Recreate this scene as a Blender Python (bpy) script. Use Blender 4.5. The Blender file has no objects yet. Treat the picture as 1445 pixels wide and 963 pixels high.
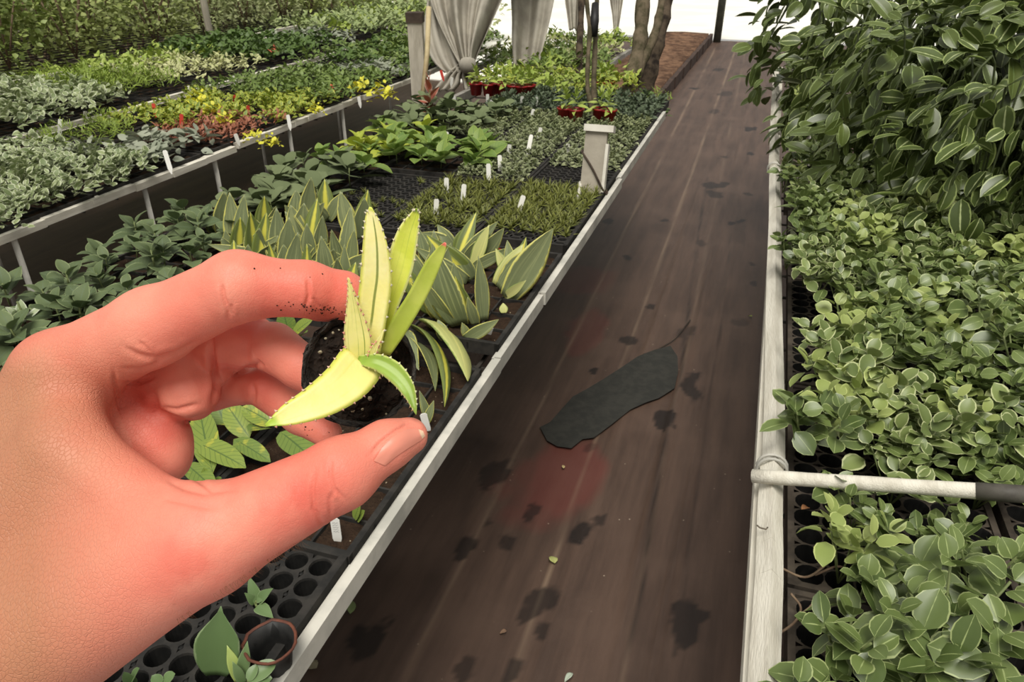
import bpy, math, random
import numpy as np
from mathutils import Vector, Matrix, Euler

# ------------------------------------------------------------------ camera
W, H, FPX = 1445, 963, 1043.0
VPX, VPY, CAM_Z = 1112.0, -95.0, 1.55
PITCH = math.atan((H / 2 - VPY) / FPX)
YAW = math.atan((VPX - W / 2) * math.cos(PITCH) / FPX)
CF = np.array([-math.sin(YAW) * math.cos(PITCH), math.cos(YAW) * math.cos(PITCH), -math.sin(PITCH)])
CR = np.array([math.cos(YAW), math.sin(YAW), 0.0])
CU = np.cross(CR, CF)
CC = np.array([0.0, 0.0, CAM_Z])

def ray(px, py):
    return CF + CR * (px - W / 2) / FPX - CU * (py - H / 2) / FPX

def P(px, py, z):
    d = ray(px, py)
    return CC + d * (z - CAM_Z) / d[2]

def D(px, py, dep):
    return CC + ray(px, py) * dep

def depth_of(p):
    return float((np.asarray(p) - CC) @ CF)

scene = bpy.context.scene
col = scene.collection

# ------------------------------------------------------------------ helpers
def lin(c):
    out = []
    for v in c[:3]:
        v = v / 255.0
        out.append(v / 12.92 if v <= 0.04045 else ((v + 0.055) / 1.055) ** 2.4)
    return (*out, 1.0)

class MB:
    """collects vertices, faces, uvs and a per-vertex random value for one mesh"""
    def __init__(s):
        s.v, s.f, s.uv, s.rnd, s.n = [], [], [], [], 0
        s.mi = []
    def add(s, v, f, uv=None, rnd=0.5, mi=0):
        v = np.asarray(v, float).reshape(-1, 3)
        s.v.append(v)
        for q in f:
            s.f.append(tuple(int(i) + s.n for i in q))
            s.mi.append(mi)
        s.uv.append(np.zeros((len(v), 2)) if uv is None else np.asarray(uv, float))
        s.rnd.append(np.full(len(v), rnd))
        s.n += len(v)
        return s
    def verts(s):
        return np.concatenate(s.v) if s.v else np.zeros((0, 3))
    def box(s, c, size, R=None, rnd=0.5, mi=0):
        x, y, z = [k / 2 for k in size]
        v = np.array([[a, b, d] for a in (-x, x) for b in (-y, y) for d in (-z, z)])
        if R is not None:
            v = v @ np.array(R).T
        f = [(0, 1, 3, 2), (4, 6, 7, 5), (0, 4, 5, 1), (2, 3, 7, 6), (0, 2, 6, 4), (1, 5, 7, 3)]
        return s.add(v + np.array(c), f, None, rnd, mi)
    def tube(s, pts, rad, n=8, cap=True, rnd=0.5, squash=None, mi=0):
        pts = np.asarray(pts, float)
        m = len(pts)
        if np.isscalar(rad):
            rad = [rad] * m
        t = np.gradient(pts, axis=0)
        t /= np.linalg.norm(t, axis=1)[:, None] + 1e-12
        ref = np.array([0, 0, 1.0]) if abs(t[0][2]) < 0.9 else np.array([1.0, 0, 0])
        a = np.cross(t[0], ref); a /= np.linalg.norm(a)
        vs, uv = [], []
        for i in range(m):
            a = a - t[i] * (a @ t[i]); a /= np.linalg.norm(a) + 1e-12
            b = np.cross(t[i], a)
            for k in range(n):
                an = 2 * math.pi * k / n
                vs.append(pts[i] + rad[i] * (math.cos(an) * a + math.sin(an) * b))
                uv.append((k / n, i / max(1, m - 1)))
        f = []
        for i in range(m - 1):
            for k in range(n):
                f.append((i * n + k, i * n + (k + 1) % n, (i + 1) * n + (k + 1) % n, (i + 1) * n + k))
        if cap:
            f.append(tuple(range(n - 1, -1, -1)))
            f.append(tuple((m - 1) * n + k for k in range(n)))
        return s.add(vs, f, uv, rnd, mi)
    def lathe(s, prof, c=(0, 0, 0), n=20, rnd=0.5, R=None, jit=None, mi=0):
        vs, f, uv = [], [], []
        m = len(prof)
        for i, (r, z) in enumerate(prof):
            for k in range(n):
                an = 2 * math.pi * k / n
                rr = r * (1 + (jit(i, k) if jit else 0))
                vs.append((rr * math.cos(an), rr * math.sin(an), z))
                uv.append((k / n, i / (m - 1)))
        for i in range(m - 1):
            for k in range(n):
                f.append((i * n + k, i * n + (k + 1) % n, (i + 1) * n + (k + 1) % n, (i + 1) * n + k))
        vs = np.array(vs)
        if R is not None:
            vs = vs @ np.array(R).T
        return s.add(vs + np.array(c), f, uv, rnd, mi)
    def build(s, name, mat, parent=None, smooth=True, loc=None, world=True):
        """world=True: vertices are given in world space; the object sits at loc (or its parent)"""
        v = s.verts()
        me = bpy.data.meshes.new(name)
        org = np.zeros(3)
        if world:
            if loc is not None:
                org = np.asarray(loc, float)
            elif parent is not None:
                org = world_loc(parent)
        me.from_pydata((v - org).tolist(), [], s.f)
        uvl = me.uv_layers.new(name="UVMap")
        uv = np.concatenate(s.uv)
        li = np.empty(len(me.loops), dtype=np.int32)
        me.loops.foreach_get("vertex_index", li)
        uvl.data.foreach_set("uv", uv[li].astype(np.float32).ravel())
        at = me.attributes.new("rnd", "FLOAT", "POINT")
        at.data.foreach_set("value", np.concatenate(s.rnd).astype(np.float32))
        me.polygons.foreach_set("use_smooth", [bool(smooth)] * len(me.polygons))
        mats = mat if isinstance(mat, (list, tuple)) else [mat]
        for m in mats:
            me.materials.append(m)
        if len(mats) > 1:
            me.polygons.foreach_set("material_index", s.mi)
        me.validate()
        me.update()
        o = bpy.data.objects.new(name, me)
        col.objects.link(o)
        if parent is not None:
            o.parent = parent
        elif world and loc is not None:
            o.location = loc
        return o

def world_loc(o):
    p = np.zeros(3)
    while o is not None:
        p = p + np.array(o.location)
        o = o.parent
    return p

def tag(o, label=None, cat=None, group=None, kind=None):
    if label: o["label"] = label
    if cat: o["category"] = cat
    if group: o["group"] = group
    if kind: o["kind"] = kind
    return o

def thing(name, label, cat, loc=(0, 0, 0), group=None):
    o = bpy.data.objects.new(name, None)
    o.empty_display_size = 0.02
    col.objects.link(o)
    o.location = [float(x) for x in loc]
    return tag(o, label, cat, group)

def copy_tree(o, loc, rz=0.0, scale=1.0, label=None, group=None, tilt=(0, 0)):
    c = o.copy(); col.objects.link(c)
    c.location = [float(x) for x in loc]; c.rotation_euler = (tilt[0], tilt[1], rz); c.scale = (scale,) * 3
    if label: c["label"] = label
    if group: c["group"] = group
    for ch in o.children:
        d = ch.copy(); col.objects.link(d); d.parent = c
        for g in ch.children:
            e = g.copy(); col.objects.link(e); e.parent = d
    return c

class Proto:
    """first call places the built thing itself, later calls place copies"""
    def __init__(s, o):
        s.o, s.used = o, False
    def put(s, loc, rz=0.0, scale=1.0, label=None, group=None, tilt=(0, 0)):
        if s.used:
            return copy_tree(s.o, loc, rz, scale, label, group, tilt)
        s.used = True
        o = s.o
        o.location = [float(x) for x in loc]; o.rotation_euler = (tilt[0], tilt[1], rz); o.scale = (scale,) * 3
        if label: o["label"] = label
        if group: o["group"] = group
        return o

# ------------------------------------------------------------------ materials
def new_mat(name):
    m = bpy.data.materials.new(name)
    m.use_nodes = True
    nt = m.node_tree
    for n in list(nt.nodes):
        nt.nodes.remove(n)
    return m, nt

class NT:
    def __init__(s, nt): s.nt = nt
    def n(s, t, **kw):
        x = s.nt.nodes.new(t)
        for k, v in kw.items(): setattr(x, k, v)
        return x
    def l(s, a, b): s.nt.links.new(a, b)
    def val(s, sock, v):
        if hasattr(v, "is_output") or isinstance(v, bpy.types.NodeSocket): s.l(v, sock)
        else: sock.default_value = v
    def math(s, op, a, b=None, c=None, clamp=False):
        x = s.n("ShaderNodeMath", operation=op); x.use_clamp = clamp
        for i, v in enumerate((a, b, c)):
            if v is not None: s.val(x.inputs[i], v)
        return x.outputs[0]
    def mix(s, fac, a, b, mode="MIX"):
        x = s.n("ShaderNodeMix", data_type="RGBA", blend_type=mode)
        s.val(x.inputs[0], fac); s.val(x.inputs[6], a); s.val(x.inputs[7], b)
        return x.outputs[2]
    def ramp(s, fac, a, b, smooth=True):
        x = s.n("ShaderNodeMapRange"); x.interpolation_type = "SMOOTHSTEP" if smooth else "LINEAR"
        s.val(x.inputs[0], fac); s.val(x.inputs[1], a); s.val(x.inputs[2], b)
        return x.outputs[0]
    def noise(s, vec, scale, detail=3.0, rough=0.55, dist=0.0):
        x = s.n("ShaderNodeTexNoise")
        if vec is not None: s.l(vec, x.inputs["Vector"])
        x.inputs["Scale"].default_value = scale; x.inputs["Detail"].default_value = detail
        x.inputs["Roughness"].default_value = rough; x.inputs["Distortion"].default_value = dist
        return x.outputs["Fac"]
    def attr(s, name):
        return s.n("ShaderNodeAttribute", attribute_name=name)
    def coord(s, which="Object"):
        return s.n("ShaderNodeTexCoord").outputs[which]
    def bump(s, h, strength=0.3, dist=0.002):
        x = s.n("ShaderNodeBump"); x.inputs["Strength"].default_value = strength
        x.inputs["Distance"].default_value = dist; s.l(h, x.inputs["Height"])
        return x.outputs[0]
    def principled(s, color, rough=0.5, spec=0.5, metal=0.0, normal=None, **kw):
        p = s.n("ShaderNodeBsdfPrincipled")
        s.val(p.inputs["Base Color"], color); s.val(p.inputs["Roughness"], rough)
        p.inputs["Specular IOR Level"].default_value = spec; p.inputs["Metallic"].default_value = metal
        if normal is not None: s.l(normal, p.inputs["Normal"])
        for k, v in kw.items(): s.val(p.inputs[k], v)
        return p.outputs[0]
    def out(s, sh):
        o = s.n("ShaderNodeOutputMaterial"); s.l(sh, o.inputs[0])

def simple_mat(name, c, c2=None, scale=20.0, rough=0.6, spec=0.4, bump=0.0, bscale=None, metal=0.0, stretch=None):
    m, nt = new_mat(name); T = NT(nt)
    vec = T.coord("Object")
    if stretch:
        mp = T.n("ShaderNodeMapping"); mp.inputs["Scale"].default_value = stretch
        T.l(vec, mp.inputs[0]); vec = mp.outputs[0]
    nz = T.noise(vec, scale, 5.0, 0.6)
    colr = T.mix(T.ramp(nz, 0.35, 0.65), lin(c), lin(c2 or c))
    nrm = None
    if bump:
        nrm = T.bump(T.noise(vec, bscale or scale * 3, 4.0), bump, 0.003)
    T.out(T.principled(colr, rough, spec, metal, nrm))
    return m

def leaf_mat(name, c1, c2, edge=None, edge_w=0.25, mid=None, mid_w=0.12, stripes=None, vein=None, rough=0.45,
             trans=0.2, spec=0.4, tip=None, spot=None, blotch=None, bumpv=0.0):
    """leaf colour from its own coordinates: u across, v along; rnd differs from leaf to leaf"""
    m, nt = new_mat(name); T = NT(nt)
    uv = T.n("ShaderNodeUVMap"); uv.uv_map = "UVMap"
    sep = T.n("ShaderNodeSeparateXYZ"); T.l(uv.outputs[0], sep.inputs[0])
    u, v = sep.outputs[0], sep.outputs[1]
    a = T.math("MULTIPLY", T.math("ABSOLUTE", T.math("SUBTRACT", u, 0.5)), 2.0)
    rnd = T.attr("rnd").outputs["Fac"]
    oi = T.n("ShaderNodeObjectInfo").outputs["Random"]
    ob = T.coord("Object")
    nz = T.noise(ob, 35.0, 3.0)
    f = T.math("ADD", T.math("MULTIPLY", rnd, 0.6), T.math("MULTIPLY", T.math("ADD", nz, T.math("MULTIPLY", oi, 0.5)), 0.3))
    c = T.mix(T.math("SUBTRACT", f, 0.02, clamp=True), lin(c1), lin(c2))
    hgt = None
    if stripes:
        sc = T.n("ShaderNodeCombineXYZ")
        T.l(T.math("MULTIPLY", u, 14.0), sc.inputs[0]); T.l(T.math("MULTIPLY", v, 0.9), sc.inputs[1]); T.l(T.math("MULTIPLY", rnd, 30.0), sc.inputs[2])
        sn = T.noise(sc.outputs[0], 1.0, 2.0, 0.6)
        c = T.mix(T.math("MULTIPLY", T.ramp(sn, 0.5, 0.68), 0.75), c, lin(stripes))
    if blotch:
        bn = T.noise(ob, blotch[1], 2.0, 0.5)
        c = T.mix(T.ramp(bn, blotch[2], blotch[2] + 0.1), c, lin(blotch[0]))
    if mid:
        wob = T.math("MULTIPLY", T.math("SUBTRACT", T.noise(ob, 60.0, 1.0), 0.5), 0.15)
        c = T.mix(T.ramp(T.math("ADD", a, wob), mid_w, mid_w * 0.3), c, lin(mid))
    if edge:
        wob = T.math("MULTIPLY", T.math("SUBTRACT", T.noise(ob, 50.0, 2.0), 0.5), 0.35)
        w2 = T.math("MULTIPLY", T.math("SUBTRACT", rnd, 0.5), edge_w * 0.8)
        c = T.mix(T.ramp(T.math("ADD", T.math("ADD", a, wob), w2), 1.0 - edge_w * 1.25, 1.0 - edge_w * 0.75), c, lin(edge))
    if vein:
        # side veins run obliquely from the midrib
        k = T.math("ABSOLUTE", T.math("SUBTRACT", T.math("FRACT", T.math("SUBTRACT", T.math("MULTIPLY", v, 9.0), T.math("MULTIPLY", a, 2.2))), 0.5))
        vl = T.ramp(k, 0.1, 0.0)
        ml = T.ramp(a, 0.1, 0.02)
        vm = T.math("MAXIMUM", vl, ml)
        c = T.mix(T.math("MULTIPLY", vm, 0.75), c, lin(vein))
        hgt = vm
    if tip:
        c = T.mix(T.ramp(v, 0.9, 0.97), c, lin(tip))
    if spot:
        vo = T.n("ShaderNodeTexVoronoi"); vo.inputs["Scale"].default_value = spot[1]; T.l(ob, vo.inputs["Vector"])
        c = T.mix(T.ramp(vo.outputs["Distance"], spot[2], spot[2] * 0.5), c, lin(spot[0]))
    nrm = None
    if hgt is not None:
        nrm = T.bump(hgt, -0.5, 0.001)
    elif bumpv:
        nrm = T.bump(T.noise(ob, 180.0, 3.0), bumpv, 0.001)
    pr = T.principled(c, rough, spec, 0.0, nrm)
    if trans > 0:
        tr = T.n("ShaderNodeBsdfTranslucent"); T.l(c, tr.inputs[0])
        mx = T.n("ShaderNodeMixShader"); mx.inputs[0].default_value = trans
        T.l(pr, mx.inputs[1]); T.l(tr.outputs[0], mx.inputs[2]); pr = mx.outputs[0]
    T.out(pr)
    return m
# ------------------------------------------------------------------ leaf shapes
def prof_ovate(v): return math.sin(math.pi * min(1, v) ** 0.75) ** 0.8 if 0 < v < 1 else 0.0
def prof_lance(v): return (math.sin(math.pi * v ** 0.65)) ** 0.9 if 0 < v < 1 else 0.0
def prof_obovate(v): return math.sin(math.pi * v ** 1.5) ** 0.7 if 0 < v < 1 else 0.0
def prof_round(v): return math.sqrt(max(0.0, 1 - (2 * v - 1) ** 2)) if v > 0.03 else 0.12
def prof_tongue(v): return (0.62 + 0.38 * math.sin(math.pi * min(1, v * 1.15))) * (1 - max(0, (v - 0.55) / 0.45) ** 2.2)
def prof_blade(v): return (0.55 + 0.45 * math.sin(math.pi * min(1, v * 1.02) ** .9)) * (max(0.0, 1 - v ** 3.4)) ** .75
def prof_oval(v): return (math.sin(math.pi * min(1, v) ** 0.95)) ** .55 if 0 < v < 1 else 0.0
def prof_needle(v): return 1 - v ** 1.5

def blade(L, Wd, prof=prof_ovate, nu=4, nv=6, curl=0.6, fold=0.25, stalk=0.0, wave=0.0, seed=0):
    """one thin leaf: base at the origin, growing along +Y, upper face +Z"""
    rr = random.Random(seed)
    vs, uv = [], []
    y = z = 0.0
    ang = 0.0
    if stalk > 0:
        y += stalk
    ph = rr.random() * 6
    for j in range(nv + 1):
        v = j / nv
        w = Wd / 2 * max(prof(v), 0.03)
        for i in range(nu + 1):
            t = 2 * i / nu - 1
            zz = z + fold * abs(t) * w + wave * Wd * math.sin(v * 9 + ph + t * 1.5) * abs(t)
            vs.append((t * w, y - zz * 0, zz)); uv.append((i / nu, v))
        ang = -curl * (j + 0.5) / nv
        y += L / nv * math.cos(ang); z += L / nv * math.sin(ang)
    f = []
    for j in range(nv):
        for i in range(nu):
            a = j * (nu + 1) + i
            f.append((a, a + 1, a + nu + 2, a + nu + 1))
    return np.array(vs), f, np.array(uv)

def fat_blade(L, Wd, T, prof=prof_tongue, nv=9, curl=0.3, chan=0.3, n=10):
    """one fleshy leaf with a real thickness: closed section, hollowed upper face"""
    vs, uv = [], []
    y = z = 0.0
    for j in range(nv + 1):
        v = j / nv
        w = Wd / 2 * max(prof(v), 0.02)
        th = T * (max(prof(v), 0.02)) * (1 - 0.35 * v)
        for k in range(n):
            an = 2 * math.pi * k / n
            x = math.cos(an)
            s = math.sin(an)
            zz = (s * th * 0.5 if s < 0 else s * th * 0.22) + chan * w * x * x
            vs.append((x * w, y, z + zz)); uv.append((x * 0.5 + 0.5, v))
        ang = -curl * (j + 0.5) / nv
        y += L / nv * math.cos(ang); z += L / nv * math.sin(ang)
    f = []
    for j in range(nv):
        for k in range(n):
            f.append((j * n + k, j * n + (k + 1) % n, (j + 1) * n + (k + 1) % n, (j + 1) * n + k))
    f.append(tuple(range(n - 1, -1, -1)))
    f.append(tuple(nv * n + k for k in range(n)))
    return np.array(vs), f, np.array(uv)

def rot(az, el, roll=0.0):
    """leaf +Y points to azimuth az, raised by el"""
    return np.array((Matrix.Rotation(az, 3, "Z") @ Matrix.Rotation(el, 3, "X") @ Matrix.Rotation(roll, 3, "Y")))

def place(v, R, t):
    return v @ R.T + np.array(t)

def frame_to(base, tip, normal):
    """rotation that takes +Y onto base->tip with the upper face towards normal"""
    y = np.array(tip) - np.array(base); L = np.linalg.norm(y); y = y / L
    n = np.array(normal, float); n = n - y * (n @ y); n /= np.linalg.norm(n)
    x = np.cross(y, n)
    return np.stack([x, y, n], axis=1), L

def rosette(nleaf, L, Wd, prof, el0, el1, rr, jit=0.2, nu=4, nv=6, curl=0.6, fold=0.25, stalk=0.0, z0=0.0, z1=0.0, mb=None, gold=2.4, wave=0.0, lvar=0.25, centre=(0, 0)):
    """leaves spiral up a stem from z0 to z1; the elevation runs from el0 (outer) to el1 (inner)"""
    mb = mb or MB()
    for i in range(nleaf):
        t = i / max(1, nleaf - 1)
        v, f, uv = blade(L * (1 - 0.45 * t) * rr.uniform(1 - lvar, 1 + lvar), Wd * (1 - 0.4 * t) * rr.uniform(1 - lvar, 1 + lvar),
                         prof, nu, nv, curl * rr.uniform(0.5, 1.4), fold, stalk * (1 - 0.6 * t), wave, rr.random())
        R = rot(i * gold + rr.uniform(-jit, jit), el0 + (el1 - el0) * t + rr.uniform(-jit, jit), rr.uniform(-jit, jit) * 1.3)
        mb.add(place(v, R, (centre[0], centre[1], z0 + (z1 - z0) * t)), f, uv, rr.random())
    return mb
# ------------------------------------------------------------------ hand (one continuous surface)
# millimetres in a frame at the eye: x right, y up, z towards the eye
def hp(px, py, d):
    return np.array([(px - W / 2) / FPX * d, -(py - H / 2) / FPX * d, -d])

def to_world(v):
    v = np.asarray(v, float) * 1e-3
    return CC + v[:, :1] * CR + v[:, 1:2] * CU - v[:, 2:3] * CF

class Field:
    def __init__(s, lo, hi, h):
        s.lo, s.h = np.array(lo, float), h
        s.n = np.ceil((np.array(hi) - s.lo) / h).astype(int) + 1
        ax = [np.float32(s.lo[i]) + np.arange(s.n[i], dtype=np.float32) * np.float32(h) for i in range(3)]
        s.X, s.Y, s.Z = ax[0][:, None, None], ax[1][None, :, None], ax[2][None, None, :]
        s.ax = ax
        s.d = np.full(tuple(s.n), 60.0, np.float32)
    def _sub(s, lo, hi, pad):
        sl = []
        for i in range(3):
            a = max(0, int((lo[i] - pad - s.lo[i]) / s.h)); b = min(s.n[i], int((hi[i] + pad - s.lo[i]) / s.h) + 2)
            if b <= a: return None
            sl.append(slice(a, b))
        return tuple(sl)
    def _smin(s, sl, v, k):
        d = s.d[sl]
        hh = np.clip(0.5 + 0.5 * (d - v) / k, 0, 1)
        s.d[sl] = d * (1 - hh) + v * hh - k * hh * (1 - hh)
    def cone(s, a, ra, b, rb, k=5.0):
        sl = s._sub(np.minimum(a, b), np.maximum(a, b), max(ra, rb) + 14)
        if sl is None: return
        X, Y, Z = s.ax[0][sl[0]][:, None, None], s.ax[1][sl[1]][None, :, None], s.ax[2][sl[2]][None, None, :]
        ab = b - a; L2 = float(ab @ ab)
        t = np.clip(((X - a[0]) * ab[0] + (Y - a[1]) * ab[1] + (Z - a[2]) * ab[2]) / L2, 0, 1)
        q = np.sqrt((X - a[0] - t * ab[0]) ** 2 + (Y - a[1] - t * ab[1]) ** 2 + (Z - a[2] - t * ab[2]) ** 2)
        s._smin(sl, (q - (ra + (rb - ra) * t)).astype(np.float32), k)
    def tri(s, a, ra, b, rb, c, rc, k=5.0):
        pts = np.stack([a, b, c]); R = max(ra, rb, rc)
        sl = s._sub(pts.min(0), pts.max(0), R + 14)
        if sl is None: return
        X, Y, Z = s.ax[0][sl[0]][:, None, None], s.ax[1][sl[1]][None, :, None], s.ax[2][sl[2]][None, None, :]
        e0, e1 = b - a, c - a
        d00, d01, d11 = e0 @ e0, e0 @ e1, e1 @ e1
        px, py, pz = X - a[0], Y - a[1], Z - a[2]
        d20 = px * e0[0] + py * e0[1] + pz * e0[2]; d21 = px * e1[0] + py * e1[1] + pz * e1[2]
        den = d00 * d11 - d01 * d01
        v = (d11 * d20 - d01 * d21) / den; w = (d00 * d21 - d01 * d20) / den
        inside = (v >= 0) & (w >= 0) & (v + w <= 1)
        nn = np.cross(e0, e1); nn = nn / np.linalg.norm(nn)
        pl = np.abs(px * nn[0] + py * nn[1] + pz * nn[2]) - (ra + v * (rb - ra) + w * (rc - ra))
        best = np.where(inside, pl, 1e3)
        for p, rp, q, rq in ((a, ra, b, rb), (b, rb, c, rc), (c, rc, a, ra)):
            g = q - p
            t = np.clip(((X - p[0]) * g[0] + (Y - p[1]) * g[1] + (Z - p[2]) * g[2]) / float(g @ g), 0, 1)
            e = np.sqrt((X - p[0] - t * g[0]) ** 2 + (Y - p[1] - t * g[1]) ** 2 + (Z - p[2] - t * g[2]) ** 2) - (rp + (rq - rp) * t)
            best = np.minimum(best, e)
        s._smin(sl, best.astype(np.float32), k)
    @staticmethod
    def grooves(V, N, lines):
        """lines: [(photo-plane polyline, half width px, depth mm, dmin, dmax)]: skin creases pressed into the surface (depth < 0 raises)"""
        dep = -V[:, 2]
        px = W / 2 + FPX * V[:, 0] / dep; py = H / 2 - FPX * V[:, 1] / dep
        add = np.zeros_like(px)
        for pl, wd, dp, d0, d1 in lines:
            best = np.full_like(px, 1e3)
            L = sum(math.dist(pl[i], pl[i + 1]) for i in range(len(pl) - 1)); run = 0
            fade = np.ones_like(px)
            for (ax_, ay_), (bx_, by_) in zip(pl[:-1], pl[1:]):
                gx, gy = bx_ - ax_, by_ - ay_; l2 = gx * gx + gy * gy + 1e-9
                t = np.clip(((px - ax_) * gx + (py - ay_) * gy) / l2, 0, 1)
                q = np.hypot(px - ax_ - t * gx, py - ay_ - t * gy)
                m = q < best
                best = np.where(m, q, best)
                s01 = (run + t * math.sqrt(l2)) / L
                fade = np.where(m, np.clip(np.minimum(s01, 1 - s01) * 5, 0.15, 1), fade)
                run += math.sqrt(l2)
            sel = (dep > d0) & (dep < d1) & (N[:, 2] > -0.2)
            add += np.where(sel, dp * fade * (np.exp(-(best / wd) ** 2) - 0.35 * np.exp(-((best - 2.2 * wd) / (1.6 * wd)) ** 2)), 0)
        return V - N * add[:, None]
    def sample(s, p):
        g = (np.asarray(p) - s.lo) / s.h
        i = np.clip(np.floor(g).astype(int), 0, s.n - 2); f = g - i
        r = 0
        for a in (0, 1):
            for b in (0, 1):
                for c in (0, 1):
                    w = (f[:, 0] if a else 1 - f[:, 0]) * (f[:, 1] if b else 1 - f[:, 1]) * (f[:, 2] if c else 1 - f[:, 2])
                    r = r + w * s.d[i[:, 0] + a, i[:, 1] + b, i[:, 2] + c]
        return r
    def surface(s):
        d = s.d; neg = d < 0
        n = s.n
        cs = np.zeros(tuple(n - 1), np.int8)
        for a in (0, 1):
            for b in (0, 1):
                for c in (0, 1):
                    cs += neg[a:n[0] - 1 + a, b:n[1] - 1 + b, c:n[2] - 1 + c]
        act = (cs > 0) & (cs < 8)
        I = np.argwhere(act)
        vid = np.full(tuple(n - 1), -1, np.int64); vid[act] = np.arange(len(I))
        acc = np.zeros((len(I), 3)); cnt = np.zeros(len(I))
        cor = [(a, b, c) for a in (0, 1) for b in (0, 1) for c in (0, 1)]
        for p in cor:
            for ax in range(3):
                if p[ax] == 0:
                    q = list(p); q[ax] = 1
                    dp = d[I[:, 0] + p[0], I[:, 1] + p[1], I[:, 2] + p[2]]; dq = d[I[:, 0] + q[0], I[:, 1] + q[1], I[:, 2] + q[2]]
                    m = (dp < 0) != (dq < 0)
                    t = np.where(m, dp / np.where(m, dp - dq, 1), 0)
                    pt = np.array(p, float)[None, :] + np.zeros((len(I), 3)); pt[:, ax] += t
                    acc[m] += pt[m]; cnt[m] += 1
        V = s.lo + (I + acc / cnt[:, None]) * s.h
        F = []
        for ax in range(3):
            o1, o2 = (ax + 1) % 3, (ax + 2) % 3
            sl0 = [slice(None)] * 3; sl1 = [slice(None)] * 3
            sl0[ax] = slice(0, -1); sl1[ax] = slice(1, None)
            a, b = neg[tuple(sl0)], neg[tuple(sl1)]
            E_ = np.argwhere(a != b)
            ok = (E_[:, o1] > 0) & (E_[:, o2] > 0) & (E_[:, o1] < n[o1] - 1) & (E_[:, o2] < n[o2] - 1)
            E_ = E_[ok]
            inside_first = a[tuple(E_.T)]
            def cell(k1, k2):
                c = E_.copy(); c[:, o1] -= k1; c[:, o2] -= k2
                return vid[tuple(c.T)]
            q = np.stack([cell(1, 1), cell(0, 1), cell(0, 0), cell(1, 0)], 1)
            q[~inside_first] = q[~inside_first][:, ::-1]
            F.append(q)
        return V, np.concatenate(F)

def vnormals(V, F):
    fn = np.cross(V[F[:, 2]] - V[F[:, 0]], V[F[:, 3]] - V[F[:, 1]])
    n = np.zeros_like(V)
    for k in range(4): np.add.at(n, F[:, k], fn)
    return n / (np.linalg.norm(n, axis=1)[:, None] + 1e-12)

def relax(V, F, lam):
    s = np.zeros_like(V); c = np.zeros(len(V))
    for k in range(4):
        np.add.at(s, F[:, k], V[F[:, (k + 1) % 4]]); np.add.at(c, F[:, k], 1)
    return V * (1 - lam) + lam * s / np.maximum(c, 1)[:, None]

def split_quads(V, F):
    e = np.concatenate([np.stack([F[:, k], F[:, (k + 1) % 4]], 1) for k in range(4)])
    e = np.sort(e, 1)
    ue, inv = np.unique(e, axis=0, return_inverse=True)
    inv = inv.reshape(-1)
    nv, nf = len(V), len(F)
    V2 = np.concatenate([V, (V[ue[:, 0]] + V[ue[:, 1]]) / 2, V[F].mean(1)])
    m = [nv + inv[k * nf:(k + 1) * nf] for k in range(4)]
    c = nv + len(ue) + np.arange(nf)
    return V2, np.concatenate([np.stack([F[:, k], m[k], c, m[(k + 3) % 4]], 1) for k in range(4)])

def R_(px, d): return px * d / FPX

HAND = Field((-285, -215, -300), (-20, 42, -165), 0.9)
def hcone(a, b, k=4.0):
    HAND.cone(hp(*a[:3]), R_(a[3], a[2]), hp(*b[:3]), R_(b[3], b[2]), k)
def htri(a, b, c, k=5.0):
    HAND.tri(hp(*a[:3]), R_(a[3], a[2]), hp(*b[:3]), R_(b[3], b[2]), hp(*c[:3]), R_(c[3], c[2]), k)

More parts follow.
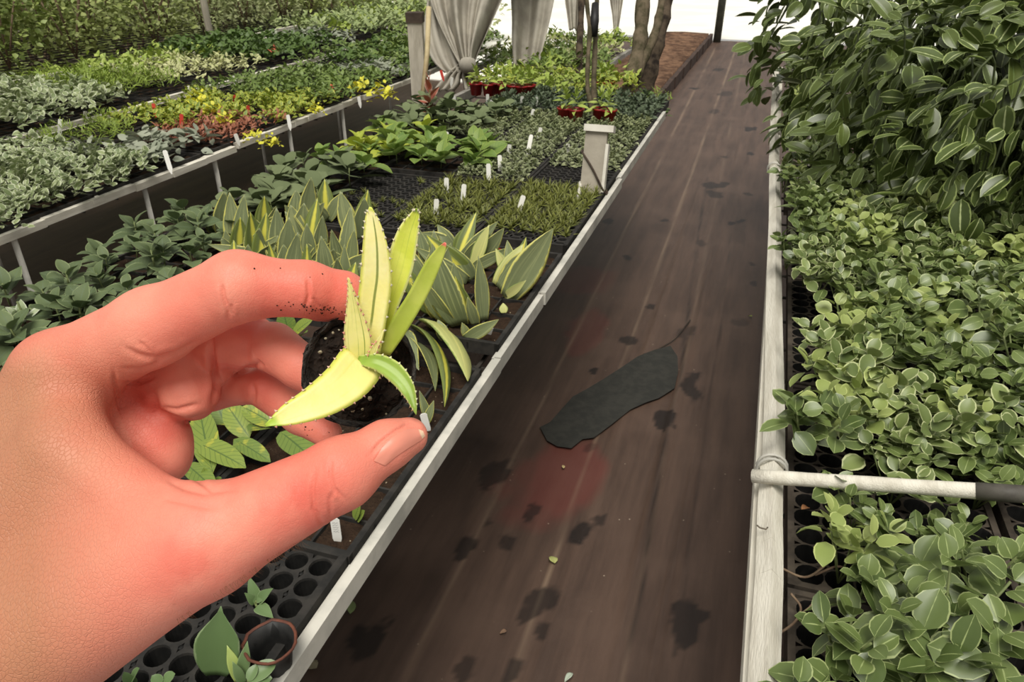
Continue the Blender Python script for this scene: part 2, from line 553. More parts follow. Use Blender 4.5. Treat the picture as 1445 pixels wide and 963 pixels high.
def build_hand():
    # forearm, wrist, back of the hand
    hcone((-60, 905, 232, 112), (-430, 1330, 205, 165), 12)
    htri((86, 545, 237, 50), (92, 640, 222, 56), (-70, 860, 232, 108), 8)
    htri((92, 640, 222, 56), (268, 770, 208, 60), (-70, 860, 232, 108), 8)
    hcone((84, 532, 238, 60), (-70, 850, 240, 105), 10)
    # palm lying deeper, behind the web
    htri((130, 540, 266, 52), (60, 740, 258, 70), (210, 640, 262, 40), 8)
    htri((140, 535, 252, 44), (120, 640, 246, 52), (205, 630, 256, 42), 6)
    # thumb: metacarpal, proximal and end phalanx
    hcone((285, 762, 206, 74), (20, 920, 214, 112), 10)
    hcone((300, 762, 206, 71), (482, 668, 203, 49), 6)
    hcone((482, 668, 203, 48), (545, 629, 209, 33), 4)
    hcone((545, 629, 209, 33), (577, 616, 214, 27), 4)
    # index finger arching over
    hcone((92, 526, 238, 58), (215, 460, 230, 52), 6)
    hcone((215, 462, 230, 52), (336, 404, 222, 48), 5)
    hcone((336, 404, 222, 47), (432, 408, 226, 38), 4)
    hcone((432, 408, 226, 38), (486, 418, 231, 33), 3)
    hcone((486, 418, 231, 32), (508, 424, 233, 24), 3)
    hcone((452, 424, 233, 30), (492, 428, 235, 26), 3)
    # middle finger
    hcone((165, 520, 264, 56), (262, 545, 252, 44), 4)
    hcone((252, 505, 256, 44), (268, 558, 250, 38), 3)
    hcone((312, 484, 252, 40), (352, 482, 248, 39), 2.0)
    hcone((386, 490, 245, 36), (425, 518, 242, 31), 1.6)
    hcone((425, 518, 242, 31), (462, 545, 240, 23), 2)
    hcone((268, 520, 258, 40), (325, 486, 254, 38), 2.0)
    # ring finger
    hcone((250, 560, 276, 34), (335, 542, 268, 29), 2.5)
    hcone((378, 548, 262, 31), (425, 586, 256, 27), 1.4)
    hcone((335, 542, 268, 29), (362, 545, 264, 27), 1.6)
    hcone((425, 586, 256, 27), (462, 612, 251, 21), 2)
    # little finger lying lowest in the hollow of the palm
    hcone((165, 606, 257, 60), (221, 622, 256, 48), 5)
    hcone((200, 640, 258, 46), (232, 648, 254, 36), 4)
    g = []
    near = (150, 244)
    def cr(pts, w=3.0, d=0.5, dr=near): g.append((pts, w, d, *dr))
    cr([(312, 398), (316, 420), (322, 438), (324, 452)], 2.8, 0.8)
    cr([(326, 428), (329, 446)], 2.5, 0.5)
    cr([(434, 392), (436, 415), (431, 436)], 2.6, 0.55)
    cr([(440, 418), (452, 436)], 2.4, 0.4)
    cr([(172, 488), (195, 501), (222, 506), (250, 498), (285, 480)], 4.0, 0.7)
    cr([(196, 482), (214, 498)], 2.6, 0.4)
    cr([(160, 520), (164, 552), (172, 588)], 3.0, 0.6)
    cr([(168, 540), (196, 541), (222, 531)], 3.0, 0.7, (150, 262))
    cr([(172, 520), (200, 521), (232, 508)], 3.0, 0.5, (150, 262))
    cr([(446, 662), (441, 690), (443, 718), (457, 744)], 2.8, 0.55)
    cr([(468, 648), (466, 672), (472, 690), (488, 708)], 2.4, 0.4)
    cr([(472, 690), (465, 706), (467, 730)], 2.4, 0.35)
    cr([(414, 690), (412, 716)], 2.6, 0.22)
    cr([(300, 700), (262, 690), (232, 676)], 4.0, 0.5)
    cr([(310, 720), (270, 712), (225, 702)], 4.0, 0.3)
    cr([(345, 690), (300, 694), (262, 664), (215, 628), (185, 606)], 4.0, 0.5)
    # nail fold along the thumb
    cr([(521, 644), (536, 626), (556, 610), (572, 601), (588, 600)], 2.6, 0.55)
    # creases of the curled fingers
    deep = (238, 300)
    cr([(300, 496), (304, 530), (310, 560)], 4.0, 1.0, deep)
    cr([(370, 486), (366, 505), (372, 522)], 3.5, 0.9, deep)
    cr([(356, 540), (359, 556), (357, 572)], 3.2, 0.8, deep)
    cr([(226, 574), (250, 578), (284, 570)], 3.2, 0.6, deep)
    cr([(215, 545), (222, 580), (262, 596), (298, 586)], 4.5, 1.0, deep)
    cr([(300, 470), (298, 500), (304, 540), (300, 575)], 4.0, 1.2, deep)
    cr([(308, 520), (335, 528), (360, 516), (372, 508)], 4.0, 1.0, deep)
    V, F = HAND.surface()
    V = relax(relax(V, F, 0.45), F, 0.45)
    V, F = split_quads(V, F)
    V = relax(V, F, 0.5)
    V = HAND.grooves(V, vnormals(V, F), g)
    return V, F

def skin_mat():
    m, nt = new_mat("skin"); T = NT(nt)
    ob = T.coord("Object")
    red = T.attr("red").outputs["Fac"]
    tan = T.attr("tan").outputs["Fac"]
    c = T.mix(T.noise(ob, 30.0, 4.0), lin((234, 142, 118)), lin((244, 162, 138)))
    c = T.mix(tan, c, lin((184, 128, 96)))
    c = T.mix(T.math("MULTIPLY", red, T.ramp(T.noise(ob, 45.0, 3.0), 0.2, 0.7)), c, lin((218, 90, 76)))
    sp = T.n("ShaderNodeTexVoronoi"); sp.inputs["Scale"].default_value = 160.0; T.l(ob, sp.inputs["Vector"])
    c = T.mix(T.math("MULTIPLY", T.ramp(sp.outputs["Distance"], 0.11, 0.07), T.ramp(T.noise(ob, 20.0, 2.0), 0.66, 0.72)), c, lin((150, 70, 55)))
    # fine skin lines: stretched cells, strongest on the back of the hand
    vo = T.n("ShaderNodeTexVoronoi"); vo.feature = "DISTANCE_TO_EDGE"
    mp = T.n("ShaderNodeMapping"); mp.inputs["Scale"].default_value = (1.0, 0.55, 0.8); mp.inputs["Rotation"].default_value = (0.2, 0.5, 0.6)
    T.l(ob, mp.inputs[0]); T.l(mp.outputs[0], vo.inputs["Vector"]); vo.inputs["Scale"].default_value = 980.0
    h = T.math("ADD", T.math("MULTIPLY", T.ramp(vo.outputs["Distance"], 0.0, 0.12), T.math("ADD", T.math("MULTIPLY", tan, 0.9), 0.15)), T.math("MULTIPLY", T.noise(ob, 260.0, 3.0), 0.8))
    nr = T.bump(h, 0.42, 0.0005)
    p = T.n("ShaderNodeBsdfPrincipled")
    T.l(c, p.inputs["Base Color"]); p.inputs["Roughness"].default_value = 0.5
    p.inputs["Specular IOR Level"].default_value = 0.32
    p.inputs["Subsurface Weight"].default_value = 0.07
    p.inputs["Subsurface Radius"].default_value = (1.0, 0.35, 0.2)
    p.inputs["Subsurface Scale"].default_value = 0.002
    T.l(nr, p.inputs["Normal"])
    T.out(p.outputs[0])
    return m

V, F = build_hand()
HV = to_world(V)
dep = -V[:, 2]
HPX = W / 2 + FPX * V[:, 0] / dep; HPY = H / 2 - FPX * V[:, 1] / dep
def blob(x, y, r): return np.exp(-((HPX - x) ** 2 + (HPY - y) ** 2) / r ** 2)
# sun-browned back of hand and forearm; pinker fingers, joints and thumb
tanv = np.clip((235 - HPX) / 190, 0, 1) * np.clip((HPY - 440) / 90, 0, 1) * (dep < 250)
redv = np.clip(0.35 + 0.5 * blob(430, 720, 70) + 0.5 * blob(300, 810, 80) + 0.3 * blob(235, 560, 60) + 0.5 * blob(360, 430, 60)
               + 0.5 * blob(470, 420, 40) + 0.4 * blob(60, 520, 50) + 0.28 * (dep > 243), 0, 1) * (1 - 0.7 * tanv)
hb = MB(); hb.add(HV, F.tolist())
hand_loc = to_world(hp(60, 700, 235)[None])[0]
hand = hb.build("hand", skin_mat(), loc=hand_loc)
for nm, arr in (("red", redv), ("tan", tanv)):
    a_ = hand.data.attributes.new(nm, "FLOAT", "POINT"); a_.data.foreach_set("value", arr.astype(np.float32))
tag(hand, "bare left hand of a person pinching a small potted aloe between thumb and forefinger", "hand")

def on_hand(px, py, lift=0.0, start=170.0):
    """point of the skin met by the line of sight through a photo point"""
    t, best, tb = start, 1e9, start
    while t < 290:
        s = float(HAND.sample(hp(px, py, t)[None])[0])
        if s < best: best, tb = s, t
        if s < 0.05: break
        t += min(2.0, max(0.1, s * 0.8))
    if best > 1.5: return hp(px, py, 300)           # no skin there
    return hp(px, py, tb - lift)

# thumb nail: a thin curved plate set in the skin
nail = MB()
ea = [(527, 650), (540, 630), (556, 615), (572, 606), (587, 604), (597, 608)]
eb = [(546, 658), (562, 646), (576, 637), (587, 630), (595, 624), (600, 616)]
NR, NC = 16, 8
def lerp_poly(pl, t):
    k = t * (len(pl) - 1); i = min(int(k), len(pl) - 2); f = k - i
    return (pl[i][0] * (1 - f) + pl[i + 1][0] * f, pl[i][1] * (1 - f) + pl[i + 1][1] * f)
top, bot, nuv = [], [], []
last_q = on_hand(550, 640)
for i in range(NR + 1):
    a, b = lerp_poly(ea, i / NR), lerp_poly(eb, i / NR)
    for j in range(NC + 1):
        f = j / NC * 0.86
        x, y = a[0] * (1 - f) + b[0] * f, a[1] * (1 - f) + b[1] * f
        q = on_hand(x, y)
        if -q[2] > 285: q = last_q
        last_q = q
        rim = min(i, NR - i + 2, j + 0.6, NC - j) / 3.0
        top.append(q + np.array([0.1, -0.1, 0.2 + 0.5 * min(1, rim)])); bot.append(q + np.array([0, 0, -0.5])); nuv.append((j / NC, i / NR))
nf = []
n1 = NC + 1
for i in range(NR):
    for j in range(NC):
        k = i * n1 + j
        nf.append((k, k + 1, k + n1 + 1, k + n1))
nail.add(to_world(np.array(top)), nf, nuv)
mnail, nt_ = new_mat("nail"); T_ = NT(nt_)
uv_ = T_.n("ShaderNodeUVMap"); sp_ = T_.n("ShaderNodeSeparateXYZ"); T_.l(uv_.outputs[0], sp_.inputs[0])
T_.out(T_.principled(T_.mix(T_.ramp(sp_.outputs[1], 0.84, 0.9), lin((228, 144, 122)), lin((240, 204, 170))), 0.32, 0.45))
nail.build("fingernail", mnail, hand)["label"] = "thumbnail with a pale free edge"
# soil crumbs stuck to the fingertips, fine hairs along the lower edge
rr = random.Random(5)
cr = MB()
for k in range(90):
    if rr.random() < 0.62: x = rr.gauss(452, 26); y = 437 + (x - 452) * .12 + rr.gauss(0, 3.5)
    elif rr.random() < 0.6: x, y = rr.gauss(440, 15), rr.gauss(604, 10)
    elif rr.random() < .4: x, y = rr.uniform(300, 520), rr.uniform(370, 430)
    else: continue
    q = on_hand(x, y)
    if -q[2] > 285: continue
    s = rr.uniform(0.12, 0.36)
    v = np.array([[1, 0, 0], [-1, 0, 0], [0, 1, 0], [0, -1, 0], [0, 0, 1], [0, 0, -1]]) * s * np.array([rr.uniform(.7, 1.5), rr.uniform(.7, 1.3), 1])
    cr.add(to_world(v + q), [(0, 2, 4), (2, 1, 4), (1, 3, 4), (3, 0, 4), (2, 0, 5), (1, 2, 5), (3, 1, 5), (0, 3, 5)])
msoil = simple_mat("potting soil", (36, 28, 22), (58, 44, 34), 90, 0.95, 0.1, 0.8, 300)
tag(cr.build("soil_crumb", msoil, hand, smooth=False), kind="stuff")
ha = MB()
edge_pts = [(300, 846), (330, 828), (360, 808), (385, 792), (410, 778), (435, 764), (270, 868), (245, 884)]
for k in range(90):
    t = rr.random() * (len(edge_pts) - 1); i = min(int(t), len(edge_pts) - 2)
    if True:
        x = edge_pts[i][0] + (edge_pts[i + 1][0] - edge_pts[i][0]) * (t - i); y = edge_pts[i][1] + (edge_pts[i + 1][1] - edge_pts[i][1]) * (t - i); dirv = np.array([0.5, -1.0, -0.1])
        y -= 7
    q = on_hand(x, y)
    if -q[2] > 280: continue
    L = rr.uniform(1.5, 3.2)
    dv = dirv + np.array([rr.uniform(-.5, .6), rr.uniform(-.3, .3), rr.uniform(-.3, .3)]); dv = dv / np.linalg.norm(dv)
    pts = np.array([q, q + dv * L * .5, q + dv * L + np.array([0.4, 0.2, 0])])
    ha.tube(to_world(pts), [3e-5, 2.6e-5, 1.2e-5], 3)
ha.build("hair", simple_mat("fine hair", (120, 80, 52), None, 10, 0.5), hand)
# ------------------------------------------------------------------ potted aloe held in the hand (same millimetre frame as the hand)
def catmull(pts, n):
    pts = np.asarray(pts, float)
    p = np.vstack([2 * pts[0] - pts[1], pts, 2 * pts[-1] - pts[-2]])
    out = []
    m = len(pts) - 1
    for k in range(n + 1):
        t = k / n * m; i = min(int(t), m - 1); f = t - i
        a, b, c, d = p[i:i + 4]
        out.append(0.5 * (2 * b + (c - a) * f + (2 * a - 5 * b + 4 * c - d) * f * f + (3 * b - a - 3 * c + d) * f ** 3))
    return np.array(out)

pot_c = hp(506, 522, 227)                      # middle of the pot's mouth
aloe = thing("potted_aloe", "small cream and green toothed aloe in a black fibre plug pot held in the hand", "potted plant", to_world(pot_c[None])[0])
# pot axis: mouth turned to the eye, tipped a little upwards
ax_ = np.array([0.02, 0.10, 1.0]); ax_ -= pot_c / np.linalg.norm(pot_c) * 0.0; ax_ /= np.linalg.norm(ax_)
px_ = np.cross([0, 1, 0], ax_); px_ /= np.linalg.norm(px_); py_ = np.cross(ax_, px_)
PR = np.stack([px_, py_, ax_], 1)
rr = random.Random(11)
jt = {}
def jit(i, k):
    key = (i, k % 44)
    if key not in jt: jt[key] = rr.gauss(0, 0.014)
    return jt[key]
RIM = 81 * 227 / FPX
pot = MB()
prof = [(RIM * 0.70, -34), (RIM * 0.76, -33.5), (RIM * 0.84, -22), (RIM * 0.92, -10), (RIM * 0.985, -2), (RIM * 1.0, 0.1), (RIM * 0.98, 0.9), (RIM * 0.95, 0.7), (RIM * 0.93, -0.8), (RIM * 0.90, -4), (RIM * 0.88, -7)]
pot.lathe(prof, (0, 0, 0), 44, jit=jit)
v0 = pot.v[0]
for k in range(len(v0)):
    i = k // 44
    if i in (5, 6, 7): v0[k, 2] += rr.gauss(0, 1.1)
pot.v[0] = to_world(v0 @ PR.T + pot_c)
mpaper = simple_mat("black plug paper", (46, 43, 40), (80, 75, 68), 180, 0.9, 0.25, 0.9, 500)
pot.build("paper_pot", mpaper, aloe)
# potting mix: lumpy disc
soil = MB()
NRg, NA = 16, 48
sv, sf = [], []
sv.append((0, 0, -1.5))
for i in range(1, NRg + 1):
    for k in range(NA):
        r = RIM * 0.915 * i / NRg; an = 2 * math.pi * k / NA
        sv.append((r * math.cos(an), r * math.sin(an), -1.8 + rr.gauss(0, 0.95) - 1.5 * (i / NRg) ** 4))
for k in range(NA): sf.append((0, 1 + k, 1 + (k + 1) % NA))
for i in range(NRg - 1):
    for k in range(NA):
        a = 1 + i * NA + k; b = 1 + i * NA + (k + 1) % NA
        sf.append((a, a + NA, b + NA, b))
soil.add(to_world(np.array(sv) @ PR.T + pot_c), sf)
msoil2, nt_ = new_mat("dark potting mix"); T_ = NT(nt_)
ob_ = T_.coord("Object"); vo_ = T_.n("ShaderNodeTexVoronoi"); vo_.inputs["Scale"].default_value = 520.0; T_.l(ob_, vo_.inputs["Vector"])
c_ = T_.mix(T_.noise(ob_, 300.0, 4.0), lin((14, 11, 9)), lin((52, 41, 32)))
T_.out(T_.principled(c_, 0.9, 0.2, 0.0, T_.bump(vo_.outputs["Distance"], 1.0, 0.0015)))
soil_o = soil.build("soil", msoil2, aloe)
# perlite and bark bits lying in the mix
per = MB()
def lump(mb, c, s, rr, mi=0):
    u_, f_ = [], []
    for i in range(4):
        for k in range(6):
            th = math.pi * (i + 0.0) / 3; ph = 2 * math.pi * k / 6
            r = s * rr.uniform(0.75, 1.2)
            u_.append((r * math.sin(th) * math.cos(ph), r * math.sin(th) * math.sin(ph), r * math.cos(th) * 0.8))
    for i in range(3):
        for k in range(6):
            f_.append((i * 6 + k, i * 6 + (k + 1) % 6, (i + 1) * 6 + (k + 1) % 6, (i + 1) * 6 + k))
    mb.add(to_world(np.array(u_) + c), f_, None, rr.random(), mi)
for k in range(38):
    r = RIM * 0.88 * math.sqrt(rr.random()); an = rr.random() * 6.28
    c = np.array([r * math.cos(an), r * math.sin(an), -1.3 - 1.5 * (r / RIM) ** 4]) @ PR.T + pot_c
    lump(per, c, rr.uniform(0.25, 0.6), rr, 0 if k % 4 == 0 else 1)
for (x, y, s) in ((452, 497, 0.75), (498, 579, 0.8), (522, 563, 0.9), (470, 470, 0.5), (545, 585, 0.5)):
    lump(per, hp(x, y, 228.2), s, rr)
tag(per.build("perlite", [simple_mat("perlite", (186, 178, 150), (150, 140, 112), 200, 0.9), simple_mat("bark bits", (70, 50, 36), (44, 32, 24), 200, 0.9)], soil_o), kind="stuff")

def aloe_leaf(rows, mat, nrm=(0, 0.1, 1), thick=2.4, chan=0.35, teeth=True, n=26, label=None, tooth=0.55, seed=1, tstep=2):
    """rows: (left px, left py, right px, right py, depth) from base to tip, the leaf's two margins in the photo plane"""
    rr = random.Random(seed)
    L = catmull([hp(r[0], r[1], r[4] + (r[5] if len(r) > 5 else 0)) for r in rows], n)
    Rr = catmull([hp(r[2], r[3], r[4] - (r[5] if len(r) > 5 else 0)) for r in rows], n)
    mb = MB(); K = 6
    vs, uv = [], []
    C_ = (L + Rr) / 2
    tang = np.gradient(C_, axis=0); tang /= np.linalg.norm(tang, axis=1)[:, None]
    for j in range(n + 1):
        x = Rr[j] - L[j]; w = np.linalg.norm(x); x = x / (w + 1e-9)
        z = np.cross(x, tang[j]); z /= np.linalg.norm(z) + 1e-9
        if z @ np.array(nrm) < 0: z = -z
        th = min(thick, w * 0.5)
        for k in range(K + 1):                       # hollowed face
            t = 2 * k / K - 1
            vs.append(C_[j] + x * t * w / 2 - z * chan * (1 - t * t) * w * 0.35); uv.append((k / K, j / n))
        for k in range(K - 1, 0, -1):                # rounded back
            t = 2 * k / K - 1
            vs.append(C_[j] + x * t * w / 2 - z * ((1 - t * t) * (chan * w * 0.35 + th))); uv.append((k / K, j / n))
    m = 2 * K
    f = []
    for j in range(n):
        for k in range(m):
            f.append((j * m + k, j * m + (k + 1) % m, (j + 1) * m + (k + 1) % m, (j + 1) * m + k))
    f.append(tuple(range(m - 1, -1, -1))); f.append(tuple(n * m + k for k in range(m)))
    mb.add(to_world(vs), f, uv, 0.5)
    if teeth:
        for side, E_, sgn in ((0, L, -1), (1, Rr, 1)):
            for j in range(2, n, tstep):
                x = (Rr[j] - L[j]); w = np.linalg.norm(x)
                if w < 1.2: continue
                x = x / w
                h = tooth * rr.uniform(0.65, 1.25); b = 0.55 * rr.uniform(0.8, 1.2)
                p = E_[j] + tang[j] * rr.uniform(-.5, .5)
                z = np.cross(x, tang[j])
                q = [p - tang[j] * b - x * sgn * 0.25, p + tang[j] * b - x * sgn * 0.25, p - x * sgn * .25 + z * b * .5, p - x * sgn * .25 - z * b * .5, p + x * sgn * h + tang[j] * h * 0.35]
                mb.add(to_world(q), [(0, 2, 4), (2, 1, 4), (1, 3, 4), (3, 0, 4)], [(0.0, 2.0)] * 5, 0.5)
    o = mb.build("leaf", mat, aloe)
    if label: o["label"] = label
    return o

def aloe_mat(name, c1, c2, line=None, edge=None, tip=None, streak=None, streak_amt=0.6, lw=0.05, lpos=0.5, tooth=(236, 226, 190), freq=9.0, thr=0.55):
    m, nt = new_mat(name); T = NT(nt)
    uv = T.n("ShaderNodeUVMap"); uv.uv_map = "UVMap"
    sep = T.n("ShaderNodeSeparateXYZ"); T.l(uv.outputs[0], sep.inputs[0])
    u, v = sep.outputs[0], sep.outputs[1]
    ob = T.coord("Object")
    a = T.math("MULTIPLY", T.math("ABSOLUTE", T.math("SUBTRACT", u, 0.5)), 2.0)
    c = T.mix(T.ramp(T.noise(ob, 90.0, 3.0), 0.35, 0.65), lin(c1), lin(c2))
    if streak:
        cb = T.n("ShaderNodeCombineXYZ"); T.l(T.math("MULTIPLY", u, freq), cb.inputs[0]); T.l(T.math("MULTIPLY", v, 0.8), cb.inputs[1])
        sn = T.noise(cb.outputs[0], 1.0, 2.0, 0.5)
        c = T.mix(T.math("MULTIPLY", T.ramp(sn, thr, thr + 0.12), streak_amt), c, lin(streak))
    if line:
        w = T.math("ABSOLUTE", T.math("SUBTRACT", u, T.math("ADD", lpos, T.math("MULTIPLY", T.math("SUBTRACT", T.noise(ob, 60, 1.0), 0.5), 0.1))))
        k = T.math("MULTIPLY", T.ramp(w, lw, lw * 0.4), T.math("MULTIPLY", T.ramp(v, 0.12, 0.2), T.ramp(v, 0.9, 0.8)))
        c = T.mix(T.math("MULTIPLY", k, 0.8), c, lin(line))
    if edge:
        c = T.mix(T.ramp(a, 0.72, 0.95), c, lin(edge))
    if tip:
        c = T.mix(T.math("MULTIPLY", T.ramp(v, tip[1], min(1, tip[1] + 0.07)), T.ramp(v, 1.6, 1.5)), c, lin(tip[0]))
    c = T.mix(T.ramp(v, 1.5, 1.6), c, lin(tooth))
    nr = T.bump(T.noise(ob, 700.0, 2.0), 0.15, 0.0006)
    p = T.n("ShaderNodeBsdfPrincipled"); T.l(c, p.inputs["Base Color"]); p.inputs["Roughness"].default_value = 0.42
    p.inputs["Specular IOR Level"].default_value = 0.35
    p.inputs["Subsurface Weight"].default_value = 0.15; p.inputs["Subsurface Radius"].default_value = (0.6, 0.8, 0.2); p.inputs["Subsurface Scale"].default_value = 0.0015
    T.l(nr, p.inputs["Normal"])
    T.out(p.outputs[0])
    return m
CREAM, CREAM2 = (252, 244, 172), (248, 238, 150)
mA = aloe_mat("aloe cream", CREAM, CREAM2, line=(96, 120, 30), edge=(226, 226, 110), tip=((214, 220, 100), 0.9), lw=0.055)
mB_ = aloe_mat("aloe lime", (206, 214, 80), (222, 226, 106), streak=(150, 176, 70), edge=(232, 232, 150), tip=((150, 176, 60), 0.8))
mC = aloe_mat("aloe green", (164, 176, 66), (180, 188, 84), tip=((232, 120, 104), 0.88), tooth=(180, 190, 110))
mD = aloe_mat("aloe striped", (238, 230, 150), (226, 222, 130), streak=(112, 140, 44), freq=12.0, streak_amt=0.8, tip=((226, 140, 120), 0.97), tooth=(232, 160, 140))
mE = aloe_mat("aloe cream broad", (240, 228, 150), (234, 222, 136), streak=(190, 204, 88), freq=5.0, streak_amt=0.45, edge=(214, 218, 96), tip=((170, 196, 70), 0.86), tooth=(240, 200, 170))
mF = aloe_mat("aloe pale centre", (132, 162, 62), (150, 176, 76), line=(182, 204, 132), lw=0.2, edge=(190, 200, 110), tooth=(226, 226, 170))
# back leaves first
aloe_leaf([(520, 502, 545, 506, 221), (528, 440, 558, 446, 217), (545, 370, 581, 386, 213), (561, 325, 590, 335, 210), (580, 300, 592, 306, 208), (587, 294, 589, 295, 207)], mB_, label="lime green leaf with cream teeth", seed=2)
aloe_leaf([(533, 500, 550, 503, 220), (549, 458, 574, 468, 216), (576, 414, 602, 420, 213), (598, 374, 619, 382, 211), (615, 352, 628, 357, 210), (627, 342, 630, 344, 209)], mC, teeth=False, label="narrow green leaf with a reddish tip", seed=3)
aloe_leaf([(497, 506, 536, 503, 219), (501, 450, 545, 455, 214), (508, 392, 553, 398, 209), (512, 340, 548, 352, 205), (515, 308, 538, 318, 203), (521, 292, 525, 293, 202)], mA, label="tall cream leaf with a dark green midline", seed=4)
aloe_leaf([(490, 514, 524, 510, 217), (485, 478, 525, 482, 213), (488, 438, 515, 450, 210), (490, 410, 502, 420, 208), (490, 391, 493, 392, 207)], mD, label="short cream leaf with green stripes", seed=5, thick=1.8)
aloe_leaf([(498, 497, 528, 521, 218), (484, 492, 537, 531, 213), (462, 520, 513, 560, 206), (430, 549, 470, 585, 201), (398, 573, 420, 599, 198), (374, 599, 376, 602, 196)], mE, nrm=(-.2, .4, 1), label="broad cream leaf arching down to its pointed tip", seed=6, tooth=0.5, chan=0.2)
aloe_leaf([(500, 514, 506, 502, 215), (527, 522, 536, 500, 211), (552, 540, 564, 513, 208), (570, 560, 583, 540, 207), (580, 575, 588, 566, 208), (587, 586, 588, 585, 209)], mF, nrm=(.2, .5, 1), label="green leaf with a pale centre arching to the lower side", seed=7, thick=1.6, tooth=0.5)
aloe_leaf([(517, 509, 530, 510, 214), (521, 494, 533, 496, 212), (533, 478, 538, 481, 210), (541, 465, 542, 466, 209)], mD, tstep=1, label="tiny new leaf in the heart", seed=8, thick=1.0, tooth=0.4, n=10)
# ------------------------------------------------------------------ setting: floors
BZ = 0.75            # height of the bench tops
rng = np.random.RandomState(3)
_g = rng.rand(64, 64, 3)
def vnoise(x, y, ch=0):
    xi, yi = np.floor(x).astype(int), np.floor(y).astype(int)
    fx, fy = x - xi, y - yi
    fx, fy = fx * fx * (3 - 2 * fx), fy * fy * (3 - 2 * fy)
    g = lambda a, b: _g[a % 64, b % 64, ch]
    return (g(xi, yi) * (1 - fx) + g(xi + 1, yi) * fx) * (1 - fy) + (g(xi, yi + 1) * (1 - fx) + g(xi + 1, yi + 1) * fx) * fy
def fbm(x, y, ch=0, o=4):
    r, a = 0, 0.5
    for k in range(o):
        r = r + a * vnoise(x * 2 ** k + 7 * k, y * 2 ** k + 3 * k, ch); a /= 2
    return r

def floor_mesh(name, x0, x1, y0, y1, dx, dy, mat, stains=()):
    xs = np.arange(x0, x1 + dx * .5, dx); ys = np.arange(y0, y1 + dy * .5, dy)
    X, Y = np.meshgrid(xs, ys)
    Z = 0.006 * (fbm(X * 2.2, Y * 0.7, 0) - 0.5)
    # long low wrinkles that follow the walkway
    for (xa, amp, w) in ((-0.30, 0.010, 0.012), (-0.12, 0.012, 0.014), (-0.03, 0.008, 0.010), (-0.62, 0.006, 0.012)):
        xc = xa + 0.05 * (fbm(Y * 0.6 + xa * 9, Y * 0 + 2.0, 1) - 0.5)
        Z = Z + amp * np.exp(-((X - xc) / w) ** 2) * np.clip(fbm(Y * 0.9 + 5 * xa, Y * 0, 2) * 2 - 0.45, 0, 1)
    stain = np.zeros_like(X); red = np.zeros_like(X); thread = np.zeros_like(X)
    for (cx, cy, r, k, kind) in stains:
        n = fbm(X * 22 / max(r / .03, .6) + cx * 31, Y * 15 / max(r / .03, .6) + cy * 17, 1)
        q = np.hypot((X - cx), (Y - cy) * 0.62) / r + (n - 0.47) * 2.6
        m = np.clip((1.0 - q) / (0.45 if kind else 0.16), 0, 1) * k
        if kind == "red": red = np.maximum(red, m)
        else: stain = np.maximum(stain, m)
    for (xa, xb, ya, yb, k) in ((-0.60, -0.71, 1.2, 7.5, .8), (-0.36, -0.45, 1.2, 9.0, .9), (-0.12, -0.25, 1.6, 8.0, .35)):
        xc = xa + (xb - xa) * (Y - ya) / (yb - ya) + 0.016 * (fbm(Y * 1.1 + xa * 20, Y * 0, 0) - 0.5)
        thread = np.maximum(thread, k * np.exp(-((X - xc) / (0.004 + 0.0008 * Y)) ** 2) * np.clip(fbm(Y * 2.3, Y * 0 + xa * 9, 2) * 2.4 - 0.5, 0, 1))
    for pl, wd, k in CREASES:  # shade of the fabric's creases, painted as dark lines into the stain mask
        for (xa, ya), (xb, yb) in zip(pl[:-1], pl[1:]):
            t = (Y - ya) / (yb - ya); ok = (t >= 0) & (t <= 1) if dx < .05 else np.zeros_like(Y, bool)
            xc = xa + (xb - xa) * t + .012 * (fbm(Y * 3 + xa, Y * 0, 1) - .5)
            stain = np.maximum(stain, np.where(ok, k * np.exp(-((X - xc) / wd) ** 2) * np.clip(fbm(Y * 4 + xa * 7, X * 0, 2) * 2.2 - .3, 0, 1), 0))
    n1 = len(xs)
    V_ = np.stack([X, Y, Z], -1).reshape(-1, 3)
    idx = np.arange(len(V_)).reshape(len(ys), n1)
    F_ = np.stack([idx[:-1, :-1], idx[:-1, 1:], idx[1:, 1:], idx[1:, :-1]], -1).reshape(-1, 4)
    me = bpy.data.meshes.new(name)
    me.from_pydata(V_.tolist(), [], F_.tolist())
    for nm, a in (("stain", stain), ("red", red), ("thread", thread)):
        at = me.attributes.new(nm, "FLOAT", "POINT"); at.data.foreach_set("value", a.astype(np.float32).ravel())
    me.polygons.foreach_set("use_smooth", [True] * len(me.polygons))
    me.materials.append(mat); me.update()
    o = bpy.data.objects.new(name, me); col.objects.link(o)
    return tag(o, kind="structure")

